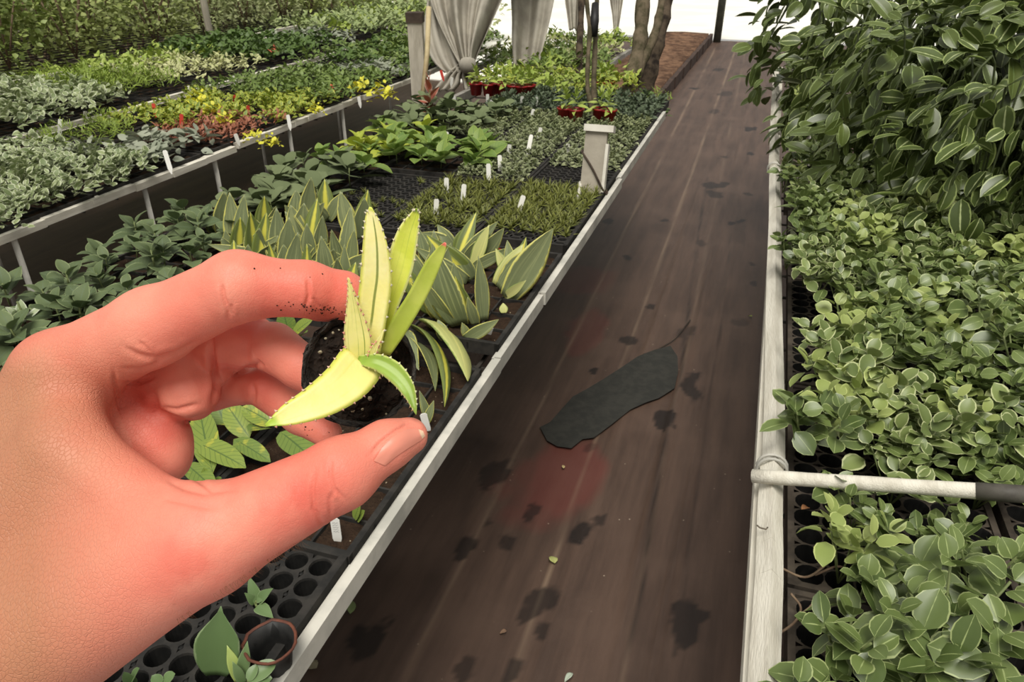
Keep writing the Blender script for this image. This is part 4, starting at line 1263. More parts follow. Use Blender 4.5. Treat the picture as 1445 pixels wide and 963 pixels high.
leafy(P(292, 628, TZ), [(300, 668, 283, 582, 40, .02, .045, 0), (278, 625, 342, 658, 34, .035, .03, 0), (262, 655, 300, 690, 30, .02, .02, .3), (276, 640, 262, 600, 30, .02, .04, -.3)], MV, "veined_plant", "veined yellow-green plant beside the web of the thumb", curl=.3)
leafy(P(362, 628, TZ), [(330, 620, 378, 650, 26, .03, .02, 0), (352, 618, 322, 574, 36, .02, .05, -.2), (318, 600, 305, 568, 34, .02, .05, 0), (358, 640, 330, 630, 22, .01, .03, 0)], MV, "veined_plant", "veined yellow-green plant in the middle of the hand's opening", curl=.3)
leafy(P(388, 606, TZ), [(396, 610, 440, 648, 40, .035, .03, .1), (388, 600, 345, 576, 34, .03, .05, 0), (392, 596, 425, 590, 30, .03, .05, .2), (380, 604, 352, 608, 30, .02, .04, -.2)], MV, "veined_plant", "veined green plant below the aloe's drooping leaf", curl=.3)
leafy(P(432, 640, TZ), [(428, 650, 440, 612, 30, .01, .045, 0), (432, 650, 414, 622, 24, .01, .03, 0), (436, 650, 462, 640, 24, .01, .02, .2)], MV, "veined_plant", "veined green plant against the upper side of the thumb", curl=.3)
leafy(P(296, 680, TZ), [(296, 684, 288, 662, 14, .0, .03, 0), (298, 684, 312, 676, 12, .0, .015, .2), (294, 684, 272, 676, 10, .0, .02, 0)], MV, "veined_plant", "tiny veined shoot in the corner of thumb and palm", curl=.3)
leafy(P(505, 735, TZ), [(500, 734, 508, 712, 16, .0, .03, 0), (504, 736, 514, 722, 14, 0, .02, 0)], MV, "veined_plant", "pale yellow-green shoot under the thumb beside the metal edge", curl=.2)
leafy(P(410, 470, TZ), [(408, 472, 400, 440, 26, .0, .05, 0), (412, 474, 440, 452, 24, 0, .04, .3), (420, 480, 432, 470, 20, 0, .03, .3)], MV, "veined_plant", "green plant glimpsed between forefinger and middle finger", curl=.3)

# plants of the empty tray at the bottom
MS = leaf_mat("smooth grey green leaf", (82, 106, 62), (108, 130, 84), edge=(128, 146, 104), edge_w=.07, rough=.4, trans=0.0)
t = thing("tongue_leaf_plant", "smooth grey-green tongue leaf with a young shoot in the empty plug tray, bottom centre", "succulent plant", P(305, 950, TZ))
b = P(306, 952, TZ + .002); q = D(311, 858, depth_of(b) - .035)
R, L = frame_to(b, q, CC - b - CR * .15)
v, f, uv = fat_blade(L, .052, .012, lambda v: (math.sin(math.pi * min(1, v * .85 + .12)) ** .8) * (1 - max(0, (v - .6) / .4) ** 1.6), 12, .05, .3, 12)
MB().add(place(v, R, b), f, uv, .4).build("leaf", MS, t)
for (bx, by, tx, ty, w) in ((338, 962, 322, 916, 17), (340, 960, 348, 912, 18), (344, 966, 330, 938, 14)):
    b = P(bx, by, TZ); q = D(tx, ty, depth_of(b) - .02); R, L = frame_to(b, q, CC - b)
    v, f, uv = fat_blade(L, w / FPX * depth_of(b), .006, prof_tongue, 8, .3, .3, 10)
    MB().add(place(v, R, b), f, uv, .9).build("leaf", leaf_mat("young pale leaf", (140, 160, 84), (168, 182, 104), rough=.4, trans=0) if tx == 322 else MS, t)
leafy(P(362, 858, TZ), [(364, 852, 352, 816, 17, .0, .03, 0), (364, 850, 384, 832, 17, .01, .03, .3), (362, 848, 378, 842, 12, .012, .02, .3), (362, 856, 384, 872, 19, .01, .012, .3), (360, 852, 346, 838, 13, .0, .02, 0)], MS, "trailing_shoot", "small green shoot lying over holes of the empty plug tray", curl=.5, stem=mstem, prof=prof_lance)
leafy(P(358, 962, TZ), [(350, 960, 388, 936, 26, .02, .03, .3), (352, 962, 382, 958, 20, .02, .02, .2), (350, 962, 362, 940, 16, .02, .03, 0)], MS, "round_leaf_shoot", "grey-green shoot leaning over the broken pot at the tray corner", curl=.3, stem=mstem)
leafy(P(232, 962, TZ), [(230, 964, 246, 952, 18, .01, .02, 0), (228, 966, 215, 955, 16, .01, .02, 0)], MS, "round_leaf_shoot", "small dull shoot at the bottom edge below the wrist", curl=.3)
leafy(P(186, 962, TZ), [(184, 966, 196, 945, 16, .0, .03, 0), (190, 966, 176, 950, 16, .0, .03, 0)], MS, "round_leaf_shoot", "small shoot at the bottom edge right under the wrist's outline", curl=.3)
# crumpled dark pot with a brown rim at the corner
bp = thing("plastic_pot", "crumpled dark plastic pot with a brown rim at the tray corner beside the metal edge", "pot", P(388, 935, TZ - .02))
rj = random.Random(4); jj = {}
def jit2(i, k):
    key = (i // 3, k % 24)
    if key not in jj: jj[key] = rj.gauss(0, .035)
    return jj[key]
m = MB(); m.lathe([(.018, -.02), (.024, .02), (.030, .034), (.032, .036), (.029, .036), (.022, .015), (.016, -.018)], P(388, 935, TZ), 24, jit=jit2); m.build("pot_body", mblack, bp)
m = MB(); m.lathe([(.031, .034), (.033, .0375), (.031, .039), (.029, .037)], P(388, 935, TZ), 24, jit=lambda i, k: jit2(3, k)); m.build("rim", simple_mat("red brown rim", (112, 62, 42), (84, 48, 36), 60, .7), bp)

# grey-green plants on the left
MGG = leaf_mat("matt grey green leaf", (66, 82, 48), (106, 120, 78), edge=(130, 142, 98), edge_w=.1, vein=(96, 112, 84), rough=.65, trans=.1)
MSIL = leaf_mat("felted grey leaf", (86, 98, 66), (126, 136, 98), rough=.8, trans=.05, spec=.2)
MGRN = leaf_mat("fresh green leaf", (92, 124, 56), (140, 160, 78), edge=(150, 168, 84), edge_w=.12, vein=(84, 112, 54), rough=.5, trans=.2)
MYEL = leaf_mat("lime yellow leaf", (140, 160, 56), (186, 192, 76), rough=.5, trans=.2)
def proto_plant(name, cat, mb, mat, stem_h=0.0, stem_r=.002, stem_mat=None, stems=None):
    t = thing(name, "", cat)
    o = mb.build("foliage", mat, world=False); o.parent = t
    if stem_h or stems:
        s = MB()
        for (a, b) in (stems or [((0, 0, 0), (0, 0, stem_h))]):
            s.tube([a, (np.array(a) + np.array(b)) / 2 + np.array([.002, .001, 0]), b], stem_r, 5)
        s = s.build("stem", stem_mat or mstem, world=False); s.parent = t
    return Proto(t)
def scatter(protos, x0, x1, y0, y1, nx, ny, z, sc, lab, group, seed, jx=.4, skip=None, tilt=.12, hz=None, sort=False):
    rr = random.Random(seed); n = 0; pts = []
    for j in range(ny):
        for i in range(nx):
            x = x0 + (x1 - x0) * (i + .5 + rr.uniform(-jx, jx) + (.25 if j % 2 else -.25)) / nx; y = y0 + (y1 - y0) * (j + .5 + rr.uniform(-jx, jx)) / ny
            if skip and skip(x, y): continue
            zz = z + (hz(x, y) if hz else 0)
            rr.choice(protos).put((x, y, zz), rr.uniform(0, 6.28), rr.uniform(*sc), lab, group, (rr.uniform(-tilt, tilt), rr.uniform(-tilt, tilt))); n += 1
    return n
rp = random.Random(31)
pg = [proto_plant("grey_leaf_plant", "leafy plant", rosette(9, .075, .05, prof_ovate, .15, 1.1, rp, .3, 4, 6, .7, .2, .012, .03, .07, wave=.03), MGG, .08) for _ in range(3)]
scatter(pg, -1.58, -1.02, .70, 1.72, 6, 11, TZ, (.8, 1.15), "grey-green leafy plant in the bank behind the wrist at the left", "grey-green plants at the left", 5, skip=lambda x, y: x > -1.28 and y > 1.25 or (x > -1.1 and y < .8))
MPAL = leaf_mat("pale variegated leaf", (150, 166, 122), (186, 196, 160), edge=(214, 220, 196), edge_w=.3, rough=.55, trans=.15)
pl = proto_plant("pale_rosette", "leafy plant", rosette(7, .05, .026, prof_ovate, .5, 1.2, rp, .2, 4, 6, .3, .2, .005, .0, .02), MPAL, .05)
for (px, py, s, lab) in ((30, 442, 1.15, "pale cream-green rosette near the left edge of the photo, above the knuckle"), (58, 470, .7, "small whitish rosette just above the knuckle")):
    q = P(px, py, TZ + .06); pl.put((q[0], q[1], q[2] - .03), 1.0, s, lab)
pr_ = [proto_plant("round_leaf_plant", "leafy plant", rosette(8, .085, .075, prof_round, .2, 1.0, rp, .3, 6, 6, .5, .15, .03, .02, .06), MSIL, .07) for _ in range(2)]
scatter(pr_, -1.58, -1.3, 1.78, 2.35, 3, 5, TZ, (.8, 1.1), "grey round-leaved plant at the back of the bench above the striped succulents", "grey round-leaved plants", 6)
scatter(pr_, -1.58, -1.15, 3.0, 3.5, 4, 5, TZ, (.75, 1.0), "grey round-leaved plant before the wooden post", "grey round-leaved plants near the post", 7)
pgn = [proto_plant("broad_leaf_plant", "leafy plant", rosette(8, .11, .075, prof_ovate, .25, 1.0, rp, .3, 6, 6, .7, .25, .02, .02, .05, wave=.02), m_, .06) for m_ in (MGRN, MGRN, MYEL)]
scatter(pgn, -1.58, -1.3, 2.35, 3.0, 3, 5, TZ, (.7, .95), "bright green leafy plant at the bench's back edge below the brown gap", "bright green plants at the back edge", 8)
scatter(pgn[:2], -1.32, -.93, 2.5, 2.85, 4, 3, TZ, (.8, 1.15), "broad-leaved green plant in the row behind the bare plug tray", "broad-leaved green plants", 9)
MRB = leaf_mat("red brown leaf", (130, 74, 58), (176, 96, 72), edge=(190, 160, 140), edge_w=.2, rough=.5, trans=.1)
pb = proto_plant("red_leaf_plant", "leafy plant", rosette(12, .10, .035, prof_lance, .3, 1.3, rp, .4, 4, 6, .7, .3, .01, .02, .12), MRB, .12)
for (px, py, s, lab) in ((608, 168, 1.2, "reddish-brown leafy plant at the foot of the wooden post"),):
    q = P(px, py, TZ); pb.put(q, .3, s, lab)
# needle, silver and dark seedlings: one to a cell
MN = leaf_mat("needle leaf", (96, 106, 50), (146, 148, 74), rough=.5, trans=.15)
MSV = leaf_mat("silver green small leaf", (86, 98, 62), (150, 156, 112), edge=(184, 188, 150), edge_w=.25, rough=.55, trans=.1)
MDK = leaf_mat("dark small leaf", (70, 84, 62), (108, 120, 92), rough=.5, trans=.1)
def seed_proto(name, mb, mat): return mb.build(name, mat, world=False)
ns = [seed_proto("needle_seedling", rosette(26, .040, .0052, prof_needle, .3, 1.4, rp, .4, 2, 3, .3, .1, 0, 0, .004), MN) for _ in range(3)]
sv_ = [seed_proto("silver_seedling", rosette(16, .020, .014, prof_round, .1, 1.2, rp, .4, 2, 3, .5, .2, .006, .0, .022), MSV) for _ in range(3)]
dk = [seed_proto("dark_seedling", rosette(11, .030, .019, prof_ovate, .1, 1.2, rp, .4, 2, 3, .5, .2, .006, .0, .03), MDK) for _ in range(2)]
def cells(cx, cy, nx=8, ny=16, p=.0335):
    return [(cx + (i + .5 - nx / 2) * p, cy + (j + .5 - ny / 2) * p) for j in range(ny) for i in range(nx)]
def sow(protos, pts, label, cat, group, seed, sc=(.8, 1.2), most=300, massname=None, masslabel=None):
    rr = random.Random(seed); used_ = set()
    pts = sorted(pts, key=lambda q: q[1])
    mass = MB()
    for k, (x, y) in enumerate(pts):
        pr = rr.choice(protos); s = rr.uniform(*sc); rz = rr.uniform(0, 6.28)
        x += rr.uniform(-.005, .005); y += rr.uniform(-.005, .005)
        if k < most:
            if pr.name not in used_ and not pr.get("label"): o = pr
            else: o = pr.copy(); col.objects.link(o)
            used_.add(pr.name)
            o.location = (x, y, TZ); o.rotation_euler = (rr.uniform(-.2, .2), rr.uniform(-.2, .2), rz); o.scale = (s,) * 3
            tag(o, label, cat, group)
        else:
            me = pr.data; v = np.empty(len(me.vertices) * 3, np.float32); me.vertices.foreach_get("co", v)
            fr = [tuple(p_.vertices) for p_ in me.polygons]
            mass.add(v.reshape(-1, 3) * s @ np.array(Matrix.Rotation(rz, 3, "Z")).T + np.array([x, y, TZ]), fr, np.full((len(v) // 3, 2), .5), rr.random())
    if mass.n:
        tag(mass.build(massname, protos[0].data.materials[0], loc=(pts[-1][0], pts[-1][1], TZ)), masslabel, cat, None, "stuff")
rk = random.Random(77)
ca = cells(-.605, 2.18); cb = cells(-.897, 2.15)
sow(ns, [q for q in ca if q[1] > 1.985] + [q for q in cb if rk.random() < .85 and q[1] > 1.95], "yellow-green needle seedling in the plug trays beyond the succulents", "seedling", "needle seedlings", 41, (.8, 1.25))
bare = cells(-1.19, 2.13)
sow([ns[0]], [q for q in bare if rk.random() < .12], "stray needle seedling in the mostly bare plug tray", "seedling", "stray needle seedlings", 42, (.5, .8))
cs = [q for q in cells(-.605, 2.73) if q[1] > 2.70] + cells(-.897, 2.73) + cells(-.605, 3.30) + cells(-.897, 3.30) + cells(-1.19, 3.30)
sow(sv_, [q for q in cs if rk.random() < .92], "silver-green seedling in the plug trays around the leaning board", "seedling", "silver-green seedlings", 43, (.85, 1.3), 290, "silver_seedling_mass", "silver-green seedlings in the farther plug trays, too many to count")
cd = [q for q in cells(-.605, 3.80, 6, 12, .045) + cells(-.897, 3.85, 6, 12, .045) + cells(-1.19, 3.85, 6, 12, .045)]
sow(dk, cd, "dark green seedling in the plug trays before the red pots", "seedling", "dark seedlings", 44, (.9, 1.4))
# ------------------------------------------------------------------ right bench
MR = leaf_mat("pale edged green leaf", (58, 77, 36), (120, 136, 76), edge=(160, 172, 114), edge_w=.08, mid=(158, 172, 112), mid_w=.06, rough=.36, trans=.12, spec=.5)
MRL = leaf_mat("lime green leaf", (128, 146, 74), (172, 182, 112), edge=(190, 200, 128), edge_w=.12, rough=.4, trans=.15)
MR2 = leaf_mat("mixed green leaf", (66, 84, 40), (148, 162, 98), edge=(196, 202, 150), edge_w=.16, rough=.38, trans=.12)
MRP = leaf_mat("pale leaf underside", (128, 144, 88), (178, 186, 130), edge=(204, 208, 160), edge_w=.2, rough=.4, trans=.12)
MRD = leaf_mat("dark pale edged leaf", (58, 80, 42), (92, 116, 62), edge=(138, 158, 96), edge_w=.1, mid=(120, 146, 84), mid_w=.12, rough=.36, trans=.1, spec=.5)
rq = random.Random(91)
def bushlet(rr, ns, L, Wd, prof, h, spread, nl=7, curl=.4, fold=.2, nv=5, nu=4):
    """several stems from one root, each ending in a whorl of leaves"""
    mb = MB(); stems = []
    for s in range(ns):
        an = s * 6.28 / ns + rr.uniform(-.4, .4); r = spread * (rr.uniform(.45, 1) if s else .1); hh = h * rr.uniform(.65, 1.1)
        top = (r * math.cos(an), r * math.sin(an), hh)
        stems.append(((0, 0, 0), top))
        for i in range(nl):
            t = i / (nl - 1)
            v, f, uv = blade(L * (1 - .4 * t) * rr.uniform(.8, 1.2), Wd * (1 - .35 * t) * rr.uniform(.8, 1.2), prof, nu, nv, curl * rr.uniform(.3, 1.5), fold, .008, 0, rr.random())
            Rm = rot(i * 2.2 + an + rr.uniform(-.4, .4), -.15 + 1.15 * t + rr.uniform(-.45, .45), rr.uniform(-.8, .8))
            mb.add(place(v, Rm, (top[0], top[1], hh * (.72 + .28 * t))), f, uv, rr.random())
    return mb, stems
pr1, pr2 = [], []
for k in range(4):
    mb, st_ = bushlet(rq, 5, .046, .033, prof_oval, .11, .06); pr1.append(proto_plant("pepper_leaf_plant", "leafy plant", mb, (MR, MR, MRL, MR2)[k], 0, .0016, mstem, st_))
for k in range(2):
    mb, st_ = bushlet(rq, 3, .062, .046, prof_oval, .09, .06, 5); pr2.append(proto_plant("round_leaf_plant", "leafy plant", mb, MR, 0, .002, mstem, st_))
def hz(x, y): return (.02 + .10 * max(0, (x - .25)) + .04 * rq.random()) * min(1, max(-.3, (y - 1.1) / .3))
def edge(x, y):     # bare strip of tray beside the rail
    return x < .185 + .05 * math.sin(y * 9) + (.06 if y < 1.0 else 0) + (0 if y < 1.6 else -.05)
nR = 0
nR += scatter(pr1, .16, 1.05, 1.12, 1.75, 10, 9, BZ - .02, (.85, 1.15), "pale-edged leafy plant in the bright bank beyond the white cross bar", "leafy plants beyond the cross bar", 51, skip=edge, hz=hz)
nR += scatter(pr1, .24, 1.05, 1.06, 1.16, 8, 2, BZ - .03, (.85, 1.05), "leafy plant just behind the white cross bar", "leafy plants just behind the cross bar", 56, skip=lambda x, y: y < 1.06 + (x - .1) * .12)
nR += scatter(pr1, .13, 1.1, 1.75, 2.35, 11, 9, BZ - .02, (.75, 1.05), "pale-edged leafy plant in the bank right of the middle of the rail", "leafy plants right of the rail", 52, skip=edge, hz=hz)
nR += scatter(pr1, .12, 1.1, 2.35, 3.3, 10, 11, BZ - .02, (.6, .9), "small leafy plant below the hanging large leaves", "small leafy plants below the hanging leaves", 53, skip=edge, hz=hz)
nR += scatter(pr1, .10, .6, 3.3, 5.4, 5, 12, BZ - .02, (.7, 1.0), "leafy plant along the far end of the right rail", "leafy plants at the far end of the rail", 54, hz=hz)
nR += scatter(pr1, .62, .95, .74, 1.06, 4, 4, BZ - .02, (.9, 1.15), "pale-edged leafy plant below the white cross bar at the right side", "leafy plants below the cross bar", 55, hz=hz)
for (px, py, s, k, lab) in ((1200, 765, .9, "a", "lime green shoot with round leaves below the cross bar"), (1262, 790, 1.0, "b", "round-leaved plant in the middle of the gap below the cross bar"), (1206, 880, 1.0, "c", "long-leaved plant near the rail at the lower right"),
                            (1185, 952, .95, "d", "round-leaved plant at the bottom edge beside the white rail"), (1250, 890, 1.15, "b", "plant with one large round leaf at the lower right"), (1350, 870, 1.1, "c", "plant with two pale leaf undersides at the lower right"),
                            (1400, 940, 1.1, "b", "plant in the bottom right corner"), (1300, 950, 1.0, "d", "plant at the bottom edge, third from the white rail"), (1215, 700, .75, "c", "small plant close under the white cross bar"), (1395, 790, 1.0, "c", "plant at the right side halfway below the cross bar"), (1330, 740, .8, "c", "bushy plant under the right half of the cross bar")):
    q = P(px, py, BZ + .06)
    (pr2 if k in "bd" else pr1[2:3] if k == "a" else pr1).__getitem__(0 if k != "d" else 1).put((q[0], q[1], BZ - .02), rq.uniform(0, 6), s, lab)
# dry curled stems over the honeycomb tray
for (pts, lab) in (([(1150, 812), (1185, 800), (1215, 818), (1232, 840)], "dry grey stem arching over the honeycomb tray"), ([(1090, 900), (1120, 880), (1130, 858), (1116, 838)], "dry curled stem beside the rail at the lower right"), ([(1098, 800), (1135, 815), (1160, 800), (1172, 770)], "dry branched stem below the lime green shoot")):
    m = MB(); c = catmull([P(x, y, BZ - .01 + .012 * (i % 2)) for i, (x, y) in enumerate(pts)], 18); m.tube(c, .0018, 5)
    m.tube([c[9], c[9] + np.array([.012, .012, .006]), c[9] + np.array([.02, .03, .004])], .0013, 5)
    tag(m.build("dry_stem", mbrown, loc=c[0]), lab, "stem")
lv = leaf_mat("dead orange leaf", (170, 112, 74), (190, 140, 96), rough=.7)
m = MB(); v, f, uv = blade(.024, .012, prof_ovate, 4, 5, .5, .3); q = P(1140, 716, BZ - .005); m.add(place(v, rot(2.6, .6), q), f, uv); tag(m.build("fallen_leaf", lv, loc=q), "dead orange-brown leaf standing in the honeycomb tray below the cross bar", "leaf")

# tall trailing plants with large leaves at the top right
MBIG = leaf_mat("large pale edged leaf", (48, 61, 24), (104, 118, 58), edge=(150, 166, 108), edge_w=.08, mid=(130, 150, 92), mid_w=.06, rough=.34, trans=.12, spec=.5)
MBIG2 = leaf_mat("large variegated leaf", (52, 65, 28), (92, 108, 50), edge=(150, 164, 98), edge_w=.14, mid=(182, 192, 136), mid_w=.10, rough=.34, trans=.12, spec=.5)
def trailing(rr, h, r, n, L, mat):
    t = thing("trailing_climber", "", "climbing plant")
    mb = MB(); sm = MB()
    for s in range(9):
        an = rr.uniform(0, 6.28); top = np.array([r * .45 * math.cos(an), r * .45 * math.sin(an), h * rr.uniform(.8, 1.05)])
        out = np.array([r * 1.05 * math.cos(an), r * 1.05 * math.sin(an), h * rr.uniform(.15, .6)])
        c = catmull([(0, 0, 0), top * [.5, .5, .6], top, out], 14)
        sm.tube(c, .003, 5)
    for k in range(n):
        an = rr.uniform(0, 6.28); zz = rr.random(); rad = r * (.6 + .4 * math.sin(math.pi * min(.95, zz * .8 + .2))) * math.sqrt(rr.uniform(.12, 1.15))
        p = np.array([rad * math.cos(an), rad * math.sin(an), h * (.06 + .98 * zz)])
        l = L * rr.uniform(.6, 1.15)
        v, f, uv = blade(l, l * rr.uniform(.46, .62), prof_oval, 6, 7, rr.uniform(.1, .9), rr.uniform(.1, .35), .01, .01, rr.random())
        el = rr.gauss(-.55, .5) if zz < .85 else rr.gauss(.3, .4)
        mb.add(place(v, rot(an - math.pi / 2 + rr.gauss(0, .6), el, rr.gauss(0, .5)), p), f, uv, rr.random())
    o = mb.build("foliage", mat, world=False); o.parent = t
    o = sm.build("stem", mdst, world=False); o.parent = t
    return Proto(t)
mdst = simple_mat("dark green stem", (56, 64, 36), (74, 84, 48), 40, .6)
rt = random.Random(17)
tp = [trailing(rt, .60, .30, 400, .088, MBIG), trailing(rt, .55, .28, 360, .088, MBIG2)]
for (x, y, s, k, lab) in ((.46, 2.62, 1.0, 0, "tall large-leaved climber hanging over the far part of the rail"), (.62, 2.28, 1.0, 1, "tall climber with white-streaked leaves right of the middle at the top"), (.92, 2.05, .95, 0, "tall climber in the top right corner, nearest of its kind"),
                          (.80, 2.75, 1.25, 0, "tall dark climber behind the white-streaked one"), (.40, 3.25, 1.1, 1, "tall climber farther back beside the bright ground"), (1.15, 2.5, 1.2, 1, "tall climber at the right side behind the corner climber"), (.30, 4.3, 1.25, 0, "tall climber at the far end of the right rail"), (.75, 3.5, 1.3, 0, "tall climber deepest in the dark top right mass"), (.60, 2.95, 1.1, 1, "tall climber with pale-streaked leaves between two darker ones at the top right"), (1.25, 1.85, .9, 0, "tall climber at the right margin of the photo, behind the bright leafy bank")):
    tp[k].put((x, y, BZ - .03), rt.uniform(0, 6), s, lab)
# ------------------------------------------------------------------ benches behind, posts, cloths, trunks
rf = random.Random(61)
def clump(name, n, L, Wd, prof, mat, h, spread, rr, el=(-.1, 1.2), curl=.6, nv=4, nu=2):
    mb = MB()
    for i in range(n):
        an = rr.uniform(0, 6.28); r = spread * math.sqrt(rr.random()); z = h * (1 - (r / spread) ** 2 * .5) * rr.uniform(.45, 1)
        v, f, uv = blade(L * rr.uniform(.7, 1.2), Wd * rr.uniform(.7, 1.2), prof, nu, nv, curl * rr.uniform(.3, 1.4), .2, .004, 0, rr.random())
        mb.add(place(v, rot(an + rr.gauss(0, .8), rr.uniform(*el), rr.gauss(0, .4)), (r * math.cos(an), r * math.sin(an), z)), f, uv, rr.random())
    t = thing(name, "", "leafy plant")
    o = mb.build("foliage", mat, world=False); o.parent = t
    return Proto(t)
mk = lambda c1, c2, e=None, w=.25, **k: leaf_mat("leaf", c1, c2, edge=e, edge_w=w, rough=.5, trans=.15, **k)
M_pale = mk((92, 110, 66), (160, 170, 120), (196, 202, 168), .3)
M_grey = mk((128, 136, 116), (170, 174, 152))
M_rust = mk((140, 84, 62), (172, 112, 84))
M_var = mk((96, 122, 46), (150, 164, 62), (206, 204, 84), .25)
M_yel = mk((200, 198, 50), (226, 220, 80))
M_grn = mk((88, 112, 50), (132, 150, 78))
M_dgrn = mk((66, 90, 40), (100, 124, 58))
M_fern = mk((110, 134, 44), (140, 158, 60))
M_cream = mk((140, 152, 92), (196, 198, 138), (222, 220, 170), .35)
M_lime = mk((132, 156, 62), (176, 188, 96))
M_pgrn = mk((120, 138, 84), (170, 182, 124))
pale = [clump("pale_leaf_plant", 62, .034, .025, prof_ovate, M_pale, .11, .085, rf) for _ in range(3)]
grey = [clump("grey_leaf_plant", 26, .06, .028, prof_ovate, M_grey, .07, .06, rf)]
rust = [clump("rust_leaf_plant", 70, .026, .010, prof_lance, M_rust, .05, .075, rf)]
var = [clump("variegated_plant", 54, .038, .02, prof_ovate, M_var, .09, .085, rf) for _ in range(2)]
yel = [clump("yellow_leaf_plant", 44, .03, .02, prof_ovate, M_yel, .11, .06, rf)]
grn = [clump("green_leaf_plant", 60, .044, .018, prof_lance, M_grn, .11, .095, rf) for _ in range(3)]
dgrn = [clump("dark_leaf_plant", 64, .038, .022, prof_ovate, M_dgrn, .12, .095, rf) for _ in range(2)]
fern = [clump("feathery_plant", 120, .05, .006, prof_lance, M_fern, .12, .10, rf)]
cream = [clump("cream_leaf_plant", 52, .036, .014, prof_ovate, M_cream, .10, .085, rf)]
lime = [clump("lime_leaf_plant", 54, .038, .022, prof_ovate, M_lime, .11, .09, rf)]
pgrn = [clump("soft_green_plant", 56, .046, .022, prof_ovate, M_pgrn, .13, .10, rf) for _ in range(2)]
Z2 = BZ + .012
def patch(pr, x0, x1, y0, y1, nx, ny, sc, lab, grp, seed): scatter(pr, x0 - .03, x1 + .03, y0, y1, nx, round(ny * 1.15), Z2, sc, lab, grp, seed, tilt=.15)
# second bench
for k in range(9):
    for i in range(3): dup(S1, -2.255 - .287 * i, 1.05 + .56 * k, BZ + .012, "black soil tray under the plants of the second bench", "trays of the second bench")
    for i in range(3): dup(S1, -3.27 - .287 * i, 1.9 + .56 * k, BZ + .012, "black soil tray under the plants of the third bench", "trays of the third bench")
patch(pale, -2.90, -2.11, .95, 2.2, 8, 11, (.75, 1.05), "pale-leaved plant in the near block of the second bench at the left", "pale plants of the second bench", 101)
patch(grey, -2.45, -2.14, 2.15, 2.52, 3, 3, (.9, 1.2), "silver-grey plant at the front edge of the second bench beside the folded white label", "silver-grey plants of the second bench", 102)
patch(rust, -2.45, -2.18, 2.5, 3.0, 3, 5, (.9, 1.2), "low rust-red plant at the front of the second bench", "rust-red plants", 103)
patch(fern, -2.90, -2.6, 2.25, 2.75, 3, 3, (.6, .8), "feathery yellow-green plant at the back of the second bench below the third rail", "feathery plants of the second bench", 104)
patch(var, -2.88, -2.4, 2.7, 3.4, 5, 6, (.65, .9), "yellow-green variegated plant among the red labels of the second bench", "variegated plants among red labels", 105)
patch(var, -2.42, -2.11, 2.95, 3.5, 3, 5, (.7, .95), "yellow-green plant along the front rail of the second bench, before the white label", "yellow-green plants at the rail", 106)
for (px, py, s, lab) in ((280, 140, 1.1, "bright yellow-leaved plant touching the third rail, upper one"), (300, 152, .9, "bright yellow-leaved plant between the red labels"), (316, 163, .8, "small bright yellow plant in the middle of the second bench"), (355, 182, .7, "small yellow plant near the front rail of the second bench"), (380, 188, .7, "small yellow plant at the white label of the second bench"),
                         (510, 122, 1.1, "bright yellow plant left of the wooden post, farther one"), (540, 130, 1.2, "bright yellow plant left of the wooden post, nearer one"), (445, 145, .7, "yellow spot of leaves before the orange flowers")):
    q = P(px, py, BZ + .08); yel[0].put((q[0], q[1], BZ), rf.uniform(0, 6), s, lab)
patch(grn, -2.88, -2.11, 3.4, 4.25, 6, 7, (.7, 1.0), "green narrow-leaved plant in the middle of the second bench", "green plants of the second bench", 107)
patch(grey, -2.6, -2.14, 4.2, 4.75, 4, 4, (.8, 1.1), "grey plant of the second bench near the wooden post", "grey plants near the post", 108)
patch(dgrn + grn, -2.88, -2.1, 4.5, 6.05, 6, 9, (.9, 1.3), "green plant at the far end of the second bench behind the hanging cloth", "plants at the far end of the second bench", 109)
MORF = mk((226, 96, 70), (240, 130, 100))
orf = clump("orange_flower_plant", 16, .03, .02, prof_ovate, MORF, .10, .04, rf)
for (px, py, s, lab) in ((467, 120, .9, "orange-red flower head on the second bench"), (387, 70, 1.2, "orange flowering plant on the third bench")):
    z = BZ + .1; q = P(px, py, z); orf.put((q[0], q[1], BZ + .01), 0, s, lab)
# third bench
patch(pale, -4.1, -3.15, 1.6, 3.15, 8, 9, (1.0, 1.35), "pale-leaved plant in the near block of the third bench at the left", "pale plants of the third bench", 111)
patch(fern, -3.8, -3.25, 3.1, 3.65, 4, 4, (.9, 1.2), "feathery bright green plant on the third bench", "feathery plants of the third bench", 112)
patch(cream, -3.75, -3.2, 3.6, 4.4, 4, 5, (.9, 1.2), "cream-variegated plant on the third bench", "cream plants of the third bench", 113)
patch(lime, -4.1, -3.7, 3.6, 4.6, 3, 5, (.9, 1.2), "lime green plant at the back of the third bench", "lime plants of the third bench", 114)
patch(dgrn, -4.1, -3.2, 4.4, 5.4, 6, 6, (1.0, 1.3), "dark green plant in the middle of the third bench", "dark plants of the third bench", 115)
patch(grey, -3.9, -3.3, 5.4, 6.0, 4, 3, (1.0, 1.4), "grey-leaved plant beyond the dark green ones of the third bench", "grey plants of the third bench", 116)
patch(lime + pgrn, -4.1, -3.2, 6.0, 7.9, 6, 9, (1.1, 1.5), "light green plant at the far end of the third bench", "plants at the far end of the third bench", 117)
